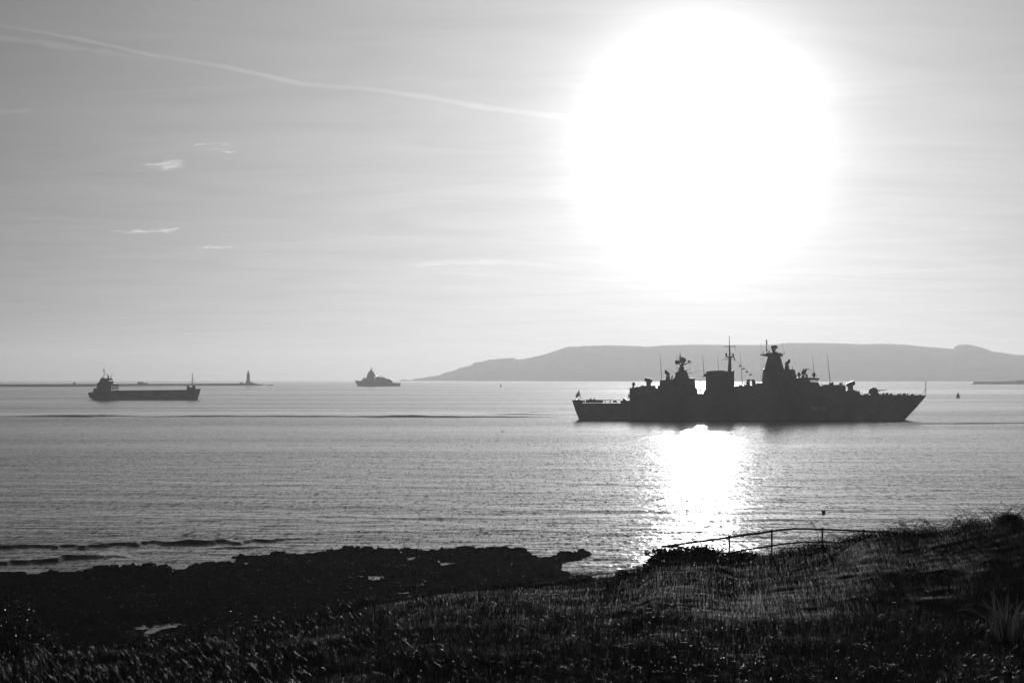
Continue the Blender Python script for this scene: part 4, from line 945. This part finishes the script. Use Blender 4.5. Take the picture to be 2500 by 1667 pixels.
# low taut wire sagging down the slope
wp = [(1263,1431.8),(1320,1423),(1380,1413.7),(1460,1401.4),(1499,1396.7),(1553,1388.7),(1584,1382.4),(1647,1372)]
M['wirerope'] = mat('bright_wire_rope', .35, .3, .8, .15, 20., metal=.6)
pw = [at(x, y, 76.5+(x-1263)*.012) for x, y in wp]; b = MB().tube([p-pw[0] for p in pw], .017, 6); o = b.obj('wire_rope', M['wirerope'], None, True); o.location = pw[0]
tag(o, 'thin sunlit wire stretched along the edge of the slope', 'wire')

# ---------------------------------------------------------------- contrail and wisps of cloud, far above
def vapour(name, dens, g=.6, col=1.0):
    m = bpy.data.materials.new(name); m.use_nodes = True; t_ = m.node_tree; t_.nodes.clear()
    v = t_.nodes.new('ShaderNodeVolumePrincipled'); v.inputs['Density'].default_value = dens; v.inputs['Anisotropy'].default_value = g
    v.inputs['Color'].default_value = (col, col, col, 1); oo = t_.nodes.new('ShaderNodeOutputMaterial'); t_.links.new(v.outputs[0], oo.inputs['Volume'])
    m.cycles.homogeneous_volume = True; return m
M['trail'] = vapour('contrail_ice', 1.3e-4); M['wisp'] = vapour('cloud_ice', 2.6e-4)
M['wisp2'] = vapour('thin_cloud_ice', 6.5e-4)
def aloft(px, py, alt):
    d = px_dir(px, py); k = (alt-EYE)/d.z; return Vector((0, 0, EYE))+d*k
ct = [(-160,50),(0,61),(120,80),(238,106),(381,138),(536,161),(640,183),(744,205),(850,214),(952,223),(1070,243),(1190,265),(1300,278),(1393,287),(1500,300)]
pts = [aloft(x, y, 9000) for x, y in ct]
cs = []
for a, c in zip(pts[:-1], pts[1:]):
    for k in range(4): cs.append(a+(c-a)*k/4)
b = MB(); P0 = cs[0]; v = []; n = 10
for i, p in enumerate(cs):
    d = (cs[min(i+1, len(cs)-1)]-cs[max(i-1, 0)]).normalized(); a = d.cross(Vector((0, 0, 1))).normalized(); c = d.cross(a)
    rr = (50+80*(i/len(cs))**1.5)*(1+.35*float(vnoise(np.array([i*.9]), np.array([3.]))[0]))
    off = float(vnoise(np.array([i*.35]), np.array([9.]))[0])*45
    v += [p-P0+c*off+(a*math.cos(t_*2*math.pi/n)*1.2+c*math.sin(t_*2*math.pi/n))*rr for t_ in range(n)]
b.add(v, [(i*n+q, i*n+(q+1) % n, (i+1)*n+(q+1) % n, (i+1)*n+q) for i in range(len(cs)-1) for q in range(n)]+[tuple(reversed(range(n))), tuple((len(cs)-1)*n+q for q in range(n))])
o = b.obj('contrail', M['trail'], None, True); o.location = P0; tag(o, 'long pale aircraft trail crossing the upper left sky', kind='structure')
def wisps(label, spec, alt, seed, m=None):
    rg = random.Random(seed); b = MB(); P0 = None
    for x, y, wx, hy, n in spec:
        for k in range(n):
            c = aloft(x+rg.gauss(0, wx*.32), y+rg.gauss(0, hy*.32), alt*rg.uniform(.99, 1.01)); P0 = P0 or c.copy()
            kk = c.y/FPX; b.ball(c-P0, 1.0*kk*rg.uniform(.25, .6)*hy, 1.0, 10, 6, rot=Matrix.Rotation(rg.uniform(-.12, .02), 3, 'Y') @ Matrix.Diagonal((rg.uniform(1.6, 4.5), 1.5, .45)))
    o = b.obj('cloud', m or M['wisp'], None, True); o.location = P0; return tag(o, label, kind='structure')
wisps('small bright wedge of cloud in the left sky', [(430,398,30,10,8),(408,402,50,16,16),(395,413,90,8,12),(330,418,50,5,8),(420,390,40,8,8),(375,404,40,8,6)], 6000, 1)
wisps('faint broken streaks of cloud above the wedge', [(500,353,50,5,14),(545,352,50,5,14),(555,371,34,6,12),(525,364,60,5,10)], 6000, 2, M['wisp2'])
wisps('thin flat streak of cloud low in the left sky', [(350,566,110,7,26),(395,563,50,9,16),(310,569,50,5,10)], 5000, 3, M['wisp2'])
wisps('fainter flat streak of cloud right of the brighter one', [(520,604,110,6,26)], 5000, 4, M['wisp2'])
M['veil'] = vapour('cloud_veil_ice', 5e-5)
def streak(label, pts, alt, rad, m, seed):
    rg = random.Random(seed); P = [aloft(x, y, alt) for x, y in pts]; b = MB(); v = []; n = 10; cs_ = []
    for a, c in zip(P[:-1], P[1:]):
        for k in range(5): cs_.append(a+(c-a)*k/5)
    cs_.append(P[-1]); N_ = len(cs_)
    for i, p in enumerate(cs_):
        rr = rad*(math.sin(math.pi*(i+.3)/(N_-.4))**.6)*rg.uniform(.6, 1.2)+4; off = rg.uniform(-.3, .3)*rad
        v += [p-P[0]+Vector((rr*.2*math.cos(q*.628), 2.2*rr*math.cos(q*.628), off*.4+rr*.5*math.sin(q*.628))) for q in range(n)]
    b.add(v, [(i*n+q, i*n+(q+1) % n, (i+1)*n+(q+1) % n, (i+1)*n+q) for i in range(N_-1) for q in range(n)]+[tuple(reversed(range(n))), tuple((N_-1)*n+q for q in range(n))])
    o = b.obj('cloud', m, None, True); o.location = P[0]; return tag(o, label, kind='structure')
streak('faint old trail spreading below the aircraft trail', [(-120,70),(0,92),(120,108),(260,130),(380,152)], 8600, 190, M['veil'], 5)
streak('faint streak of cloud right of the sun', [(2040,424),(2150,430),(2300,438),(2420,445),(2560,456)], 7000, 90, M['veil'], 6)
streak('short faint streak right of the sun under the longer one', [(2030,470),(2080,466),(2140,463)], 6800, 60, M['veil'], 7)
streak('broad faint veil of cloud left of the sun and low', [(960,650),(1080,642),(1200,640),(1320,648),(1430,662)], 5200, 330, M['veil'], 8)
streak('thin veil streak low left of the sun', [(1080,668),(1220,676),(1360,690)], 5000, 200, M['veil'], 9)
streak('thin pale veil low on the right of the sky', [(1950,672),(2150,664),(2350,660),(2540,655)], 5000, 150, M['veil'], 10)
streak('pale smear of cloud at the left edge of the sky', [(-60,272),(20,273),(90,270)], 7000, 140, M['veil'], 11)
o = bpy.data.objects['cloud']

# ---------------------------------------------------------------- haze
hm = vapour('sea_haze', 7.2e-5, .63, .32)
MB().box(-21600, 21600, -21600, 21600, -38, 230).obj('haze', hm)
tag(bpy.data.objects['haze'], 'thin bright sea haze over the whole bay', kind='stuff')
